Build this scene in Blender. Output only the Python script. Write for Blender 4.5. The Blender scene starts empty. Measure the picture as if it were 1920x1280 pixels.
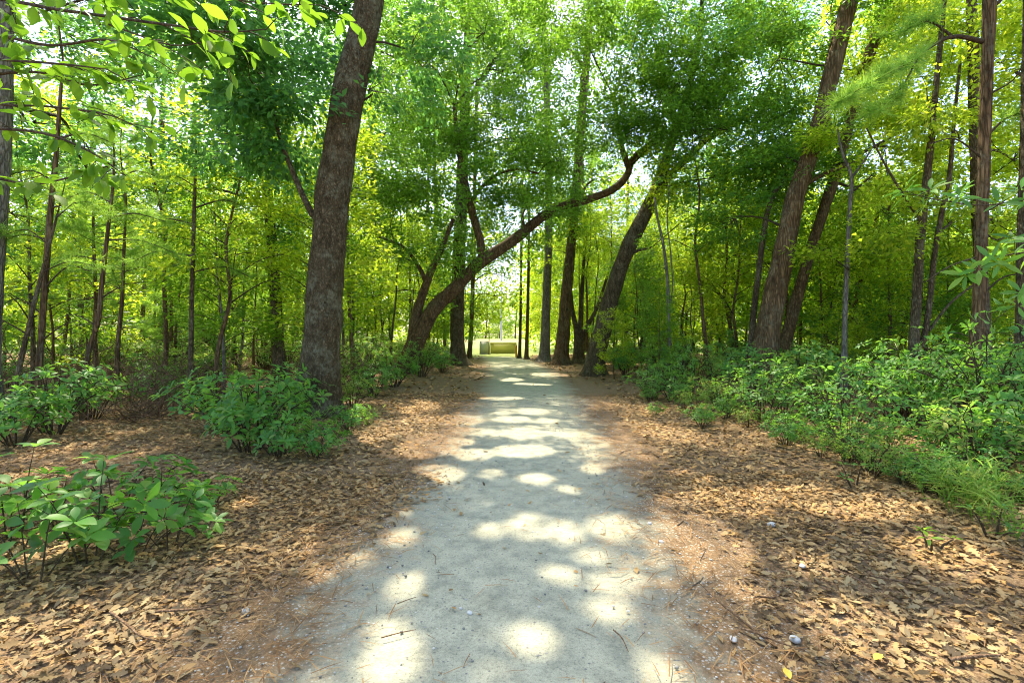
import bpy, math, random
import numpy as np
rng = np.random.default_rng(7)
random.seed(7)
sc = bpy.context.scene
COL = sc.collection
R = math.radians
F, CX, HY, EYE = 906.7, 960.0, 628.0, 1.6      # focal length and horizon of the 1920 px photograph


def at(x, y, d):
    return np.array([(x - CX) / F * d, d, EYE - (y - HY) / F * d])


# ------------------------------------------------------------------ noise
def _hash(i, j, k):
    n = (i * 374761393 + j * 668265263 + k * 2147483647 * 3 + 1442695) & 0xFFFFFFFF
    n = ((n ^ (n >> 13)) * 1274126177) & 0xFFFFFFFF
    n = ((n ^ (n >> 16)) * 2246822519) & 0xFFFFFFFF
    return ((n ^ (n >> 15)) & 0xFFFF) / 65535.0


def vnoise(P):
    P = np.asarray(P, float)
    I = np.floor(P).astype(np.int64)
    f = P - I
    f = f * f * (3 - 2 * f)
    out = 0
    for a in (0, 1):
        for b in (0, 1):
            for c in (0, 1):
                w = (f[..., 0] if a else 1 - f[..., 0]) * (f[..., 1] if b else 1 - f[..., 1]) * (f[..., 2] if c else 1 - f[..., 2])
                out = out + w * _hash(I[..., 0] + a, I[..., 1] + b, I[..., 2] + c)
    return out * 2 - 1


def sstep(a, b, x):
    t = np.clip((x - a) / (b - a), 0, 1)
    return t * t * (3 - 2 * t)


# ------------------------------------------------------------------ ground shape
_PY = np.array([-5, 2.2, 7.2, 13, 20, 27, 34, 38])
_PX = np.array([-.3, -.09, .25, .46, .42, .0, -.6, -.9])
_PW = np.array([.94, .96, 1.05, 1.2, 1.3, 1.35, 1.4, 1.4])


def path_x(y):
    return np.interp(y, _PY, _PX)


def path_d(x, y):
    return np.abs(x - path_x(y)) - np.interp(y, _PY, _PW)      # < 0 on the path


def height(x, y):
    x, y = np.asarray(x, float), np.asarray(y, float)
    d = path_d(x, y)
    k = sstep(.3, 3.0, d) * (1 - sstep(36, 42, y))
    n = vnoise(np.stack([x * .45, y * .45, x * 0 + 3.3], -1)) * .10 + vnoise(np.stack([x * 1.7, y * 1.7, x * 0 + 7.1], -1)) * .03
    return k * (.08 + n) - .02 * sstep(0, -1.0, d) * 0


# ------------------------------------------------------------------ mesh plumbing
def mesh_np(name, V, groups, mats, smooth=False):
    """groups: list of (faces (m,k) int array, material index)"""
    me = bpy.data.meshes.new(name)
    V = np.ascontiguousarray(V, np.float32)
    groups = [(np.asarray(f, np.int32), m) for f, m in groups if len(f)]
    me.vertices.add(len(V))
    me.vertices.foreach_set('co', V.ravel())
    loops = np.concatenate([f.ravel() for f, _ in groups])
    tot = np.concatenate([np.full(len(f), f.shape[1], np.int32) for f, _ in groups])
    start = np.concatenate([[0], np.cumsum(tot)[:-1]]).astype(np.int32)
    mi = np.concatenate([np.full(len(f), m, np.int32) for f, m in groups])
    me.loops.add(len(loops))
    me.loops.foreach_set('vertex_index', loops.astype(np.int32))
    me.polygons.add(len(tot))
    me.polygons.foreach_set('loop_start', start)
    me.polygons.foreach_set('loop_total', tot)
    me.polygons.foreach_set('material_index', mi)
    if smooth is True:
        me.polygons.foreach_set('use_smooth', np.ones(len(tot), bool))
    elif smooth is not False:
        me.polygons.foreach_set('use_smooth', np.isin(mi, smooth))
    for m in mats:
        me.materials.append(m)
    me.update(calc_edges=True)
    return me


class MB:
    def __init__(self):
        self.V, self.G, self.n = [], [], 0

    def add(self, V, faces, mat=0):
        """faces: list of face arrays"""
        for f in faces:
            if len(f):
                self.G.append((np.asarray(f, np.int64) + self.n, mat))
        self.V.append(np.asarray(V, float))
        self.n += len(V)
        return self

    def mesh(self, name, mats, smooth=False, base=None):
        V = np.concatenate(self.V)
        if base is not None:
            V = V - np.asarray(base)
        by = {}
        for f, m in self.G:
            by.setdefault((f.shape[1], m), []).append(f)
        return mesh_np(name, V, [(np.concatenate(v), k[1]) for k, v in by.items()], mats, smooth)


def link(name, me, parent=None, loc=(0, 0, 0), rz=0, s=1):
    o = bpy.data.objects.new(name, me)
    COL.objects.link(o)
    o.parent = parent
    o.location = loc
    o.rotation_euler = (0, 0, rz)
    o.scale = (s, s, s) if np.isscalar(s) else s
    return o


def tag(o, label, cat, group=None, kind=None):
    o['label'] = label
    if cat:
        o['category'] = cat
    if group:
        o['group'] = group
    if kind:
        o['kind'] = kind
    return o


def thing(name, label, cat, loc, group=None, rz=0, s=1):
    return tag(link(name, None, None, loc, rz, s), label, cat, group)


# ------------------------------------------------------------------ shapes
def catmull(P, step):
    P = np.asarray(P, float)
    if len(P) == 2:
        n = max(2, int(np.linalg.norm(P[1, :3] - P[0, :3]) / step) + 1)
        t = np.linspace(0, 1, n)[:, None]
        return P[0] * (1 - t) + P[1] * t
    Q = np.vstack([2 * P[0] - P[1], P, 2 * P[-1] - P[-2]])
    out = []
    for i in range(1, len(Q) - 2):
        n = max(2, int(np.linalg.norm(Q[i + 1, :3] - Q[i, :3]) / step) + 1)
        t = np.linspace(0, 1, n, endpoint=False)[:, None]
        a, b, c, d = Q[i - 1], Q[i], Q[i + 1], Q[i + 2]
        out.append(.5 * (2 * b + (c - a) * t + (2 * a - 5 * b + 4 * c - d) * t * t + (3 * b - a - 3 * c + d) * t ** 3))
    out.append(P[-1:])
    return np.vstack(out)


def tube(PR, seg=8, step=.25, rough=0., wob=0., seed=0, cap=True):
    """PR: (n,4) x y z radius -> V, [quads, tris]"""
    C = catmull(PR, step)
    P, r = C[:, :3].copy(), np.maximum(C[:, 3], .0015)
    n = len(P)
    if wob:
        P += wob * np.stack([vnoise(np.stack([P[:, 2] * .8, P[:, 0] * .8 + seed, P[:, 1] * .8 + k * 9.1], -1)) for k in range(3)], -1) * np.linspace(0, 1, n)[:, None] ** .5
    T = np.gradient(P, axis=0)
    T /= np.linalg.norm(T, axis=1)[:, None] + 1e-9
    a = np.array([1., 0, 0]) if abs(T[0, 0]) < .8 else np.array([0., 1, 0])
    U = np.zeros_like(P)
    u = a - T[0] * a.dot(T[0])
    for i in range(n):
        u = u - T[i] * u.dot(T[i])
        u /= np.linalg.norm(u) + 1e-9
        U[i] = u
    W = np.cross(T, U)
    th = np.linspace(0, 2 * np.pi, seg, endpoint=False)
    c, s = np.cos(th), np.sin(th)
    rr = np.repeat(r[:, None], seg, 1)
    if rough:
        L = np.concatenate([[0], np.cumsum(np.linalg.norm(np.diff(P, axis=0), axis=1))])
        q = np.stack([np.broadcast_to(c * 1.6 + seed, (n, seg)), np.broadcast_to(s * 1.6, (n, seg)), np.broadcast_to(L[:, None] * 1.1, (n, seg))], -1)
        rr = rr * (1 + rough * vnoise(q) + rough * .55 * vnoise(q * 2.7 + 5) + rough * .35 * vnoise(q * np.array([7, 7, 3.]) + 9))
    V = P[:, None] + rr[..., None] * (c[None, :, None] * U[:, None] + s[None, :, None] * W[:, None])
    V = V.reshape(-1, 3)
    i = np.arange(n - 1)[:, None] * seg
    j = np.arange(seg)[None]
    k = (j + 1) % seg
    quads = np.stack([i + j, i + k, i + seg + k, i + seg + j], -1).reshape(-1, 4)
    tris = np.zeros((0, 3), int)
    if cap:
        V = np.vstack([V, P[-1]])
        b = (n - 1) * seg
        tris = np.stack([b + np.arange(seg), b + (np.arange(seg) + 1) % seg, np.full(seg, n * seg)], -1)
    return V, [quads, tris]


def leaf_quad(L, W, fold=.12, droop=.1):
    V = np.array([[0, 0, 0], [-W / 2, L * .48, fold * W], [0, L, -droop * L], [W / 2, L * .48, fold * W]])
    return V, [np.array([[0, 3, 2], [0, 2, 1]])]


def leaf_strip(L, W, rows, widths, fold=.15, droop=.25, lift=0.):
    """leaf with a midrib: rows of left/mid/right points between base and tip"""
    V = [[0, 0, 0]]
    for t, w in zip(rows, widths):
        z = lift * t * L - droop * L * t * t
        V += [[-W / 2 * w, t * L, z + fold * W * w * .5], [0, t * L, z], [W / 2 * w, t * L, z + fold * W * w * .5]]
    V.append([0, L, (lift - droop) * L])
    n = len(rows)
    tr, q = [[0, 2, 1], [0, 3, 2]], []
    for i in range(n - 1):
        a, b = 1 + 3 * i, 4 + 3 * i
        q += [[a, a + 1, b + 1, b], [a + 1, a + 2, b + 2, b + 1]]
    a = 1 + 3 * (n - 1)
    e = len(V) - 1
    tr += [[a, a + 1, e], [a + 1, a + 2, e]]
    return np.array(V, float), [np.array(tr), np.array(q)]


def leaf_fine(L, W, fold=.22, droop=.25, lift=.0):
    return leaf_strip(L, W, (.12, .32, .55, .78, .92), (.3, .82, 1., .68, .32), fold, droop, lift)


def leaf_oak(L, W, curl=.2):
    return leaf_strip(L, W, (.12, .22, .32, .45, .55, .68, .78, .9), (.12, .45, .2, .85, .3, 1., .4, .5), curl, curl * .8)


def frames(d, up):
    """rotation matrices whose y axis is d and whose z axis is near up"""
    d = d / (np.linalg.norm(d, axis=-1, keepdims=True) + 1e-9)
    x = np.cross(d, up)
    x /= np.linalg.norm(x, axis=-1, keepdims=True) + 1e-9
    z = np.cross(x, d)
    return np.stack([x, d, z], -1)


def scatter(tpl, P, M, S):
    """copies of a template (V, faces) at P with rotation M and scale S -> V, faces"""
    V, Fs = tpl
    m, n = len(P), len(V)
    S = np.asarray(S, float)
    out = np.einsum('mij,nj->mni', M, V) * S[:, None, None] + P[:, None]
    off = (np.arange(m) * n)[:, None, None]
    return out.reshape(-1, 3), [(f[None] + off).reshape(-1, f.shape[1]) for f in Fs if len(f)]


def unit(n, r=rng):
    v = r.normal(size=(n, 3))
    return v / np.linalg.norm(v, axis=1)[:, None]


def spray(leaf, n, Ls, seed, spread=.42, jit=.45, dz=.1, size_jit=.3):
    """a leafy twig along +y: returns V, faces (leaves only), twig tubes kept separate"""
    r = np.random.default_rng(seed)
    t = r.uniform(.12, 1, n) ** .8
    w = spread * Ls * np.sin(np.pi * np.clip(t * .85 + .1, 0, 1)) ** .7
    u = r.uniform(-1, 1, n)
    P = np.stack([u * w, t * Ls, r.normal(0, dz * Ls, n) - .18 * Ls * t * t], -1)
    D = np.stack([u * 1.1, np.full(n, .75), r.normal(-.15, .3, n)], -1) + r.normal(0, .35, (n, 3))
    U = np.array([0, 0, 1.]) + r.normal(0, jit, (n, 3))
    return scatter(leaf, P, frames(D, U), r.uniform(1 - size_jit, 1 + size_jit, n))


def sprays(mb, lib, P, D, S, mat=0, upj=.35, r=rng):
    """put random sprays of the library at P along D into mb"""
    which = r.integers(0, len(lib), len(P))
    U = np.array([0, 0, 1.]) + r.normal(0, upj, (len(P), 3))
    M = frames(D, U)
    S = np.broadcast_to(S, len(P))
    for k in range(len(lib)):
        s = which == k
        if s.any():
            V, Fs = scatter(lib[k], P[s], M[s], S[s])
            mb.add(V, Fs, mat)


# ------------------------------------------------------------------ materials
def mat(name):
    m = bpy.data.materials.new(name)
    m.use_nodes = True
    nt = m.node_tree
    nt.nodes.clear()
    out = nt.nodes.new('ShaderNodeOutputMaterial')
    return m, nt, out


def N(nt, t, **kw):
    n = nt.nodes.new('ShaderNode' + t)
    for k, v in kw.items():
        if k in n.inputs:
            n.inputs[k].default_value = v
        else:
            setattr(n, k, v)
    return n


def ramp(nt, fac, stops, interp='LINEAR'):
    n = nt.nodes.new('ShaderNodeValToRGB')
    n.color_ramp.interpolation = interp
    e = n.color_ramp.elements
    while len(e) < len(stops):
        e.new(.5)
    for el, (p, c) in zip(e, stops):
        el.position = p
        el.color = (*c, 1) if len(c) == 3 else c
    nt.links.new(fac, n.inputs[0])
    return n.outputs[0]


def mixc(nt, fac, a, b, mode='MIX'):
    n = nt.nodes.new('ShaderNodeMix')
    n.data_type = 'RGBA'
    n.blend_type = mode
    for sock, v in ((n.inputs[0], fac), (n.inputs[6], a), (n.inputs[7], b)):
        if isinstance(v, (int, float)):
            sock.default_value = v
        elif isinstance(v, tuple):
            sock.default_value = (*v, 1)
        else:
            nt.links.new(v, sock)
    return n.outputs[2]


def noise_of(nt, vec, scale, detail=4, rough=.6):
    n = N(nt, 'TexNoise', Scale=scale, Detail=detail, Roughness=rough)
    nt.links.new(vec, n.inputs['Vector'])
    return n.outputs['Fac']


def leaf_mat(name, stops, trans, tw=.45, rough=.5, spec=.2):
    """stops: colours from leaf to leaf; trans: what the light coming through is tinted"""
    m, nt, out = mat(name)
    L = nt.links.new
    g = N(nt, 'NewGeometry')
    tc = N(nt, 'TexCoord')
    k = len(stops)
    rnd = ramp(nt, g.outputs['Random Per Island'], [((i + .5) / k, c) for i, c in enumerate(stops)])
    big = noise_of(nt, tc.outputs['Object'], .55, 2, .5)
    col = mixc(nt, 1., rnd, ramp(nt, big, [(.3, (.78, .86, .9)), (.7, (1.25, 1.15, .95))]), 'MULTIPLY')
    p = N(nt, 'BsdfPrincipled', Roughness=rough)
    p.inputs['Specular IOR Level'].default_value = spec
    L(col, p.inputs['Base Color'])
    t = N(nt, 'BsdfTranslucent')
    tcol = mixc(nt, .55, trans, mixc(nt, 1., rnd, (3.2, 3.2, 2.6), 'MULTIPLY'))
    L(tcol, t.inputs['Color'])
    mx = N(nt, 'MixShader')
    mx.inputs[0].default_value = tw
    L(p.outputs[0], mx.inputs[1])
    L(t.outputs[0], mx.inputs[2])
    L(mx.outputs[0], out.inputs[0])
    return m


def bark_mat(name, dark, mid, light, lichen=0., scale=9., bump=.6, stretch=.22):
    m, nt, out = mat(name)
    L = nt.links.new
    tc = N(nt, 'TexCoord')
    mp = N(nt, 'Mapping')
    mp.inputs['Scale'].default_value = (1, 1, stretch)
    L(tc.outputs['Object'], mp.inputs['Vector'])
    f1 = noise_of(nt, mp.outputs[0], scale, 8, .68)
    vo = N(nt, 'TexVoronoi', Scale=scale * 2.2, feature='DISTANCE_TO_EDGE')
    wn = N(nt, 'TexNoise', Scale=scale * .8, Detail=3)
    L(mp.outputs[0], wn.inputs['Vector'])
    wv = N(nt, 'VectorMath', operation='MULTIPLY_ADD')
    L(wn.outputs['Color'], wv.inputs[0])
    wv.inputs[1].default_value = (.12, .12, .12)
    L(mp.outputs[0], wv.inputs[2])
    L(wv.outputs[0], vo.inputs['Vector'])
    cr = ramp(nt, vo.outputs['Distance'], [(0., (.3, .3, .3)), (.3, (1, 1, 1))])
    col = ramp(nt, f1, [(.3, dark), (.5, mid), (.72, light)])
    col = mixc(nt, .85, col, mixc(nt, 1., col, cr, 'MULTIPLY'))
    if lichen:
        n2 = noise_of(nt, tc.outputs['Object'], 2.6, 6, .72)
        n3 = noise_of(nt, tc.outputs['Object'], 14, 4, .6)
        msk = N(nt, 'Math', operation='MULTIPLY')
        L(ramp(nt, n2, [(.47, (0, 0, 0)), (.6, (lichen,) * 3)]), msk.inputs[0])
        L(ramp(nt, n3, [(.38, (0, 0, 0)), (.58, (1, 1, 1))]), msk.inputs[1])
        col = mixc(nt, msk.outputs[0], col, (.31, .32, .20))
    p = N(nt, 'BsdfPrincipled', Roughness=.9)
    p.inputs['Specular IOR Level'].default_value = .2
    L(col, p.inputs['Base Color'])
    ad = N(nt, 'Math', operation='MULTIPLY_ADD')
    L(cr, ad.inputs[0])
    ad.inputs[1].default_value = .9
    L(f1, ad.inputs[2])
    b = N(nt, 'Bump', Strength=bump, Distance=.05)
    L(ad.outputs[0], b.inputs['Height'])
    L(b.outputs[0], p.inputs['Normal'])
    L(p.outputs[0], out.inputs[0])
    return m


def plain_mat(name, c, rough=.6, metal=0., var=.15, scale=8):
    m, nt, out = mat(name)
    tc = N(nt, 'TexCoord')
    f = noise_of(nt, tc.outputs['Object'], scale, 4)
    a, b = tuple(v * (1 - var) for v in c), tuple(min(1, v * (1 + var)) for v in c)
    p = N(nt, 'BsdfPrincipled', Roughness=rough, Metallic=metal)
    nt.links.new(ramp(nt, f, [(.3, a), (.7, b)]), p.inputs['Base Color'])
    nt.links.new(p.outputs[0], out.inputs[0])
    return m


M = {}
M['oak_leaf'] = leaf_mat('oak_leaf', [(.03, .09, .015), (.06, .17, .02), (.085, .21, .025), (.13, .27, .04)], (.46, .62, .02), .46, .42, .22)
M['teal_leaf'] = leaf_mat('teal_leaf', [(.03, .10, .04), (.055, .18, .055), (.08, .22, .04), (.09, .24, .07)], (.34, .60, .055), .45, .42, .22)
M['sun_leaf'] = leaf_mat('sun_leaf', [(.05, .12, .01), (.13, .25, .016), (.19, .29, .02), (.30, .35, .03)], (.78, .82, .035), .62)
M['young_leaf'] = leaf_mat('young_leaf', [(.05, .14, .012), (.075, .19, .015), (.11, .23, .018)], (.40, .56, .018), .5)
M['shrub_leaf'] = leaf_mat('shrub_leaf', [(.035, .13, .022), (.06, .20, .03), (.10, .26, .035), (.06, .18, .05), (.13, .24, .04)], (.46, .74, .045), .42, .48, .3)
M['pine_needle'] = leaf_mat('pine_needle', [(.09, .22, .04), (.13, .27, .04), (.18, .30, .05)], (.55, .70, .08), .5, .5)
M['cane_leaf'] = leaf_mat('cane_leaf', [(.10, .22, .03), (.15, .26, .04), (.24, .28, .06)], (.45, .58, .08), .45)
M['litter'] = leaf_mat('litter', [(.12, .077, .036), (.40, .25, .105), (.27, .17, .07), (.52, .35, .16), (.18, .12, .06), (.45, .25, .085), (.43, .31, .15), (.28, .205, .105), (.08, .052, .026)], (.3, .17, .06), .12, .7, .25)
M['straw'] = leaf_mat('straw', [(.18, .09, .035), (.28, .15, .06), (.38, .23, .10)], (.3, .17, .06), .1, .7, .2)
M['bark_oak'] = bark_mat('bark_oak', (.055, .04, .016), (.17, .125, .058), (.33, .255, .14), .55, 15., 1., .45)
M['bark_pine'] = bark_mat('bark_pine', (.06, .036, .015), (.19, .117, .052), (.32, .21, .105), .25, 8., .9, .16)
M['bark_dark'] = bark_mat('bark_dark', (.045, .033, .016), (.14, .10, .05), (.26, .195, .105), .3, 11., .7, .3)
M['bark_red'] = bark_mat('bark_red', (.07, .042, .018), (.19, .117, .052), (.32, .21, .10), .15, 9., .7, .3)
M['bark_grey'] = bark_mat('bark_grey', (.12, .10, .08), (.25, .22, .18), (.38, .34, .28), .5, 9., .7, .25)
M['twig'] = bark_mat('twig', (.04, .03, .018), (.10, .072, .042), (.17, .125, .075), 0, 20., .3, .5)
M['dead_twig'] = bark_mat('dead_twig', (.12, .07, .035), (.25, .15, .08), (.36, .24, .14), 0, 20., .3, .5)


def earth_mat(name):
    """sandy grit on the track passing into dark needle soil beside it; the floor and the track share it so that no seam shows"""
    m, nt, out = mat(name)
    L = nt.links.new
    tc = N(nt, 'TexCoord')
    ob = tc.outputs['Object']
    a = N(nt, 'Attribute', attribute_name='path_distance')
    big = noise_of(nt, ob, 1.5, 4, .6)
    mid = noise_of(nt, ob, 6., 6, .7)
    fine = noise_of(nt, ob, 60., 5, .8)
    grit = noise_of(nt, ob, 150., 3, .7)
    vo = N(nt, 'TexVoronoi', Scale=48.)
    L(ob, vo.inputs['Vector'])
    base = ramp(nt, big, [(.3, (.37, .36, .265)), (.7, (.475, .46, .335))])
    base = mixc(nt, 1., base, ramp(nt, mid, [(.3, (.68, .70, .70)), (.6, (1.06, 1.05, 1.02))]), 'MULTIPLY')
    base = mixc(nt, 1., base, ramp(nt, fine, [(.32, (.5, .5, .5)), (.47, (1., 1., 1.)), (.75, (1.2, 1.2, 1.16))]), 'MULTIPLY')
    base = mixc(nt, 1., base, ramp(nt, grit, [(.3, (.7, .7, .7)), (.5, (1., 1., 1.)), (.7, (1.12, 1.12, 1.1))]), 'MULTIPLY')
    pk = N(nt, 'Math', operation='MULTIPLY')
    L(ramp(nt, vo.outputs['Color'], [(.84, (0, 0, 0)), (.87, (1, 1, 1))]), pk.inputs[0])
    L(ramp(nt, vo.outputs['Distance'], [(.28, (1, 1, 1)), (.4, (0, 0, 0))]), pk.inputs[1])
    base = mixc(nt, pk.outputs[0], base, (.20, .195, .17))
    hum = ramp(nt, mid, [(.3, (.085, .052, .027)), (.5, (.20, .12, .058)), (.7, (.34, .215, .11))])
    hum = mixc(nt, .75, hum, ramp(nt, fine, [(.3, (.045, .03, .017)), (.5, (.20, .13, .066)), (.68, (.46, .34, .21))]))
    # grains of pale gravel left in the soil beside the track
    gk = N(nt, 'Math', operation='MULTIPLY')
    pk2 = N(nt, 'Math', operation='MULTIPLY')
    L(ramp(nt, vo.outputs['Color'], [(.5, (0, 0, 0)), (.54, (1, 1, 1))]), pk2.inputs[0])
    L(ramp(nt, vo.outputs['Distance'], [(.25, (1, 1, 1)), (.4, (0, 0, 0))]), pk2.inputs[1])
    L(pk2.outputs[0], gk.inputs[0])
    mg = N(nt, 'MapRange')
    L(a.outputs['Fac'], mg.inputs[0])
    mg.inputs[1].default_value, mg.inputs[2].default_value = .3, 1.1
    mg.inputs[3].default_value, mg.inputs[4].default_value = 1., 0.
    L(mg.outputs[0], gk.inputs[1])
    hum = mixc(nt, gk.outputs[0], hum, (.42, .40, .33))
    acc = a.outputs['Fac']
    for f, k in ((mid, 1.1), (big, 1.3), (fine, .7)):
        n = N(nt, 'Math', operation='MULTIPLY_ADD')
        L(f, n.inputs[0])
        n.inputs[1].default_value = k
        L(acc, n.inputs[2])
        acc = n.outputs[0]
    mr = N(nt, 'MapRange')
    L(acc, mr.inputs[0])
    mr.inputs[1].default_value, mr.inputs[2].default_value = 1.25, 1.85
    col = mixc(nt, mr.outputs[0], base, hum)
    p = N(nt, 'BsdfPrincipled', Roughness=.95)
    p.inputs['Specular IOR Level'].default_value = .15
    L(col, p.inputs['Base Color'])
    b = N(nt, 'Bump', Strength=.6, Distance=.03)
    L(mid, b.inputs['Height'])
    b2 = N(nt, 'Bump', Strength=.65, Distance=.008)
    L(fine, b2.inputs['Height'])
    L(b.outputs[0], b2.inputs['Normal'])
    L(b2.outputs[0], p.inputs['Normal'])
    L(p.outputs[0], out.inputs[0])
    return m


def field_mat():
    m, nt, out = mat('mown_grass')
    tc = N(nt, 'TexCoord')
    f = noise_of(nt, tc.outputs['Object'], .6, 6, .7)
    g = noise_of(nt, tc.outputs['Object'], 25., 4, .7)
    col = mixc(nt, .5, ramp(nt, f, [(.3, (.14, .20, .03)), (.7, (.27, .28, .06))]), ramp(nt, g, [(.3, (.10, .16, .025)), (.7, (.30, .32, .08))]))
    p = N(nt, 'BsdfPrincipled', Roughness=.95)
    nt.links.new(col, p.inputs['Base Color'])
    nt.links.new(p.outputs[0], out.inputs[0])
    return m


# ------------------------------------------------------------------ ground, track, field
def grid(xs, ys, zf):
    X, Y = np.meshgrid(xs, ys)
    V = np.stack([X, Y, zf(X, Y)], -1).reshape(-1, 3)
    nx = len(xs)
    i = np.arange(len(ys) - 1)[:, None] * nx + np.arange(nx - 1)[None]
    return V, np.stack([i, i + 1, i + nx + 1, i + nx], -1).reshape(-1, 4)


def grow(a, b, s0, k):
    out, s = [a], s0
    while out[-1] < b:
        out.append(out[-1] + s)
        s *= k
    return out


def attr(me, name, vals):
    a = me.attributes.new(name, 'FLOAT', 'POINT')
    a.data.foreach_set('value', np.ascontiguousarray(vals, np.float32))


gx = grow(6, 500, .12, 1.08)
xs = np.concatenate([-np.array(gx[::-1]), np.arange(-5.9, 5.95, .1), np.array(gx)])
ys = np.concatenate([-np.array(grow(.6, 60, .2, 1.25))[::-1], np.arange(-.5, 12, .1), np.array(grow(12, 600, .11, 1.06))])
V, Fq = grid(xs, ys, height)
me = mesh_np('ground', V, [(Fq, 0)], [earth_mat('forest_floor')], True)
attr(me, 'path_distance', path_d(V[:, 0], V[:, 1]))
tag(link('ground', me), 'brown woodland floor of old leaves and pine straw', None, None, 'structure')

ys = np.concatenate([np.arange(-4, 12, .06), np.arange(12, 35.6, .15)])
u = np.linspace(-1, 1, 61)
Yg, Ug = np.meshgrid(ys, u, indexing='ij')
wv = np.interp(Yg, _PY, _PW)
jag = .16 * vnoise(np.stack([Yg * 1.3, np.sign(Ug) * 5, Yg * 0], -1)) + .09 * vnoise(np.stack([Yg * 5, np.sign(Ug) * 9, Yg * 0], -1))
Xg = path_x(Yg) + Ug * (wv + .3 + jag)
rut = -.012 * np.exp(-((np.abs(Ug) - .52) / .16) ** 2)
Zg = height(Xg, Yg) + .016 + rut + .006 * vnoise(np.stack([Xg * 3, Yg * 3, Xg * 0], -1)) - .008 * np.abs(Ug) ** 6
V = np.stack([Xg, Yg, Zg], -1).reshape(-1, 3)
n = len(u)
i = np.arange(len(ys) - 1)[:, None] * n + np.arange(n - 1)[None]
Fq = np.stack([i, i + 1, i + n + 1, i + n], -1).reshape(-1, 4)
me = mesh_np('path', V, [(Fq, 0)], [earth_mat('gravel_path')], True)
attr(me, 'path_distance', path_d(V[:, 0], V[:, 1]))
tag(link('path', me), 'pale sandy gravel track running straight through the wood', None, None, 'structure')

V, Fq = grid(np.linspace(-160, 160, 60), np.concatenate([np.linspace(34.6, 60, 20), np.linspace(66, 420, 40)]), lambda x, y: x * 0 + .012)
tag(link('field', mesh_np('field', V, [(Fq, 0)], [field_mat()], True)), 'sunny mown grass field beyond the trees', None, None, 'structure')
V, Fq = grid(np.linspace(-40, 40, 20), np.linspace(112, 150, 12), lambda x, y: x * 0 + .018)
tag(link('sand_ground', mesh_np('sand_ground', V, [(Fq, 0)], [plain_mat('infield_sand', (.36, .25, .08), .9)], True)),
    'strip of bare yellow sand on the sports field', None, None, 'structure')

# ------------------------------------------------------------------ leaf sprays
OAK = [spray(leaf_quad(.13, .062), 62, 1.0, 10 + k) for k in range(6)]
OAKBIG = [spray(leaf_quad(.14, .075), 46, 1.0, 20 + k) for k in range(6)]
FAR = [spray(leaf_quad(.21, .12), 36, 1.45, 30 + k) for k in range(5)]
BROAD = [spray(leaf_fine(.095, .042), 26, .55, 40 + k, .4, .4) for k in range(5)]


def tuft(n, L, w, seed, fwd=.5):
    r = np.random.default_rng(seed)
    D = unit(n, r) + np.array([0, fwd, .1])
    D /= np.linalg.norm(D, axis=1)[:, None]
    tpl = (np.array([[-w / 2, 0, 0], [w / 2, 0, 0], [0, 1, -.06]]), [np.array([[0, 1, 2]])])
    P = np.stack([np.zeros(n), r.uniform(-.08, .08, n), np.zeros(n)], -1)
    V, Fs = scatter((tpl[0] * np.array([1, L, L]), tpl[1]), P, frames(D, unit(n, r)), r.uniform(.75, 1.15, n))
    return V, Fs


TUFT = [tuft(46, .17, .006, 50 + k) for k in range(4)]
TUFTNEAR = [tuft(44, .27, .012, 60 + k) for k in range(3)]


def blob_points(c, rad, n, r=rng, gap=.0):
    """points in an ellipsoid, thicker toward its skin, with noisy holes"""
    out = np.zeros((0, 3))
    while len(out) < n:
        q = unit(n * 2, r) * (r.uniform(.12, 1, n * 2) ** .5)[:, None]
        q = c + q * rad * 1.12
        lay = np.round(q[:, 2] / .75 + .5 * vnoise(np.stack([q[:, 0] * .5, q[:, 1] * .5, q[:, 0] * 0 + c[0]], -1))) * .75
        q[:, 2] += (lay - q[:, 2]) * .6
        keep = vnoise(q * np.array([1.15, 1.15, 1.5]) + 3.7) > gap
        if not keep.any():
            keep[:] = True
        out = np.vstack([out, q[keep]])
    return out[:n]


def fill_crown(mb, skel, blobs, lib, size=1., limb_mat=1, leaf_mat_i=0, gap=-.15, limb=True, r=rng, twigs=7):
    """blobs: (centre, radii, n). Limbs run from the skeleton (m,4) to each blob and on to some of its sprays."""
    for c, rad, n, *own in blobs:
        own = own[0] if own else gap
        c, rad = np.asarray(c, float), np.asarray(rad, float)
        P = blob_points(c, rad, n, r, own)
        D = (P - c) / rad + r.normal(0, .45, P.shape)
        D[:, 2] = D[:, 2] * .45 + .05
        sprays(mb, lib, P - D / (np.linalg.norm(D, axis=1)[:, None] + 1e-9) * .35 * size, D, size * r.uniform(.75, 1.25, n), leaf_mat_i, .35, r)
        if limb and skel is not None:
            d = np.linalg.norm(skel[:, :3] - c, axis=1) + 2.2 * np.maximum(0, skel[:, 2] - c[2] + .3)
            s = skel[np.argmin(d)]
            mid = s[:3] * .5 + c * .5 + np.array([0, 0, .12 * np.linalg.norm(c - s[:3])]) + r.normal(0, .15, 3)
            r0 = min(s[3] * .5, .018 + .01 * np.linalg.norm(c - s[:3]), .05)
            V, Fs = tube([[*s[:3], r0], [*mid, r0 * .75], [*c, r0 * .45]], 6, .3, .12, .12, r.uniform(0, 90))
            mb.add(V, Fs, limb_mat)
            for q in P[:twigs]:
                m2 = c * .5 + q * .5 + r.normal(0, .1, 3)
                V, Fs = tube([[*c, r0 * .4], [*m2, r0 * .28], [*q, .006]], 4, .4, 0, .08, r.uniform(0, 90))
                mb.add(V, Fs, limb_mat)


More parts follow.
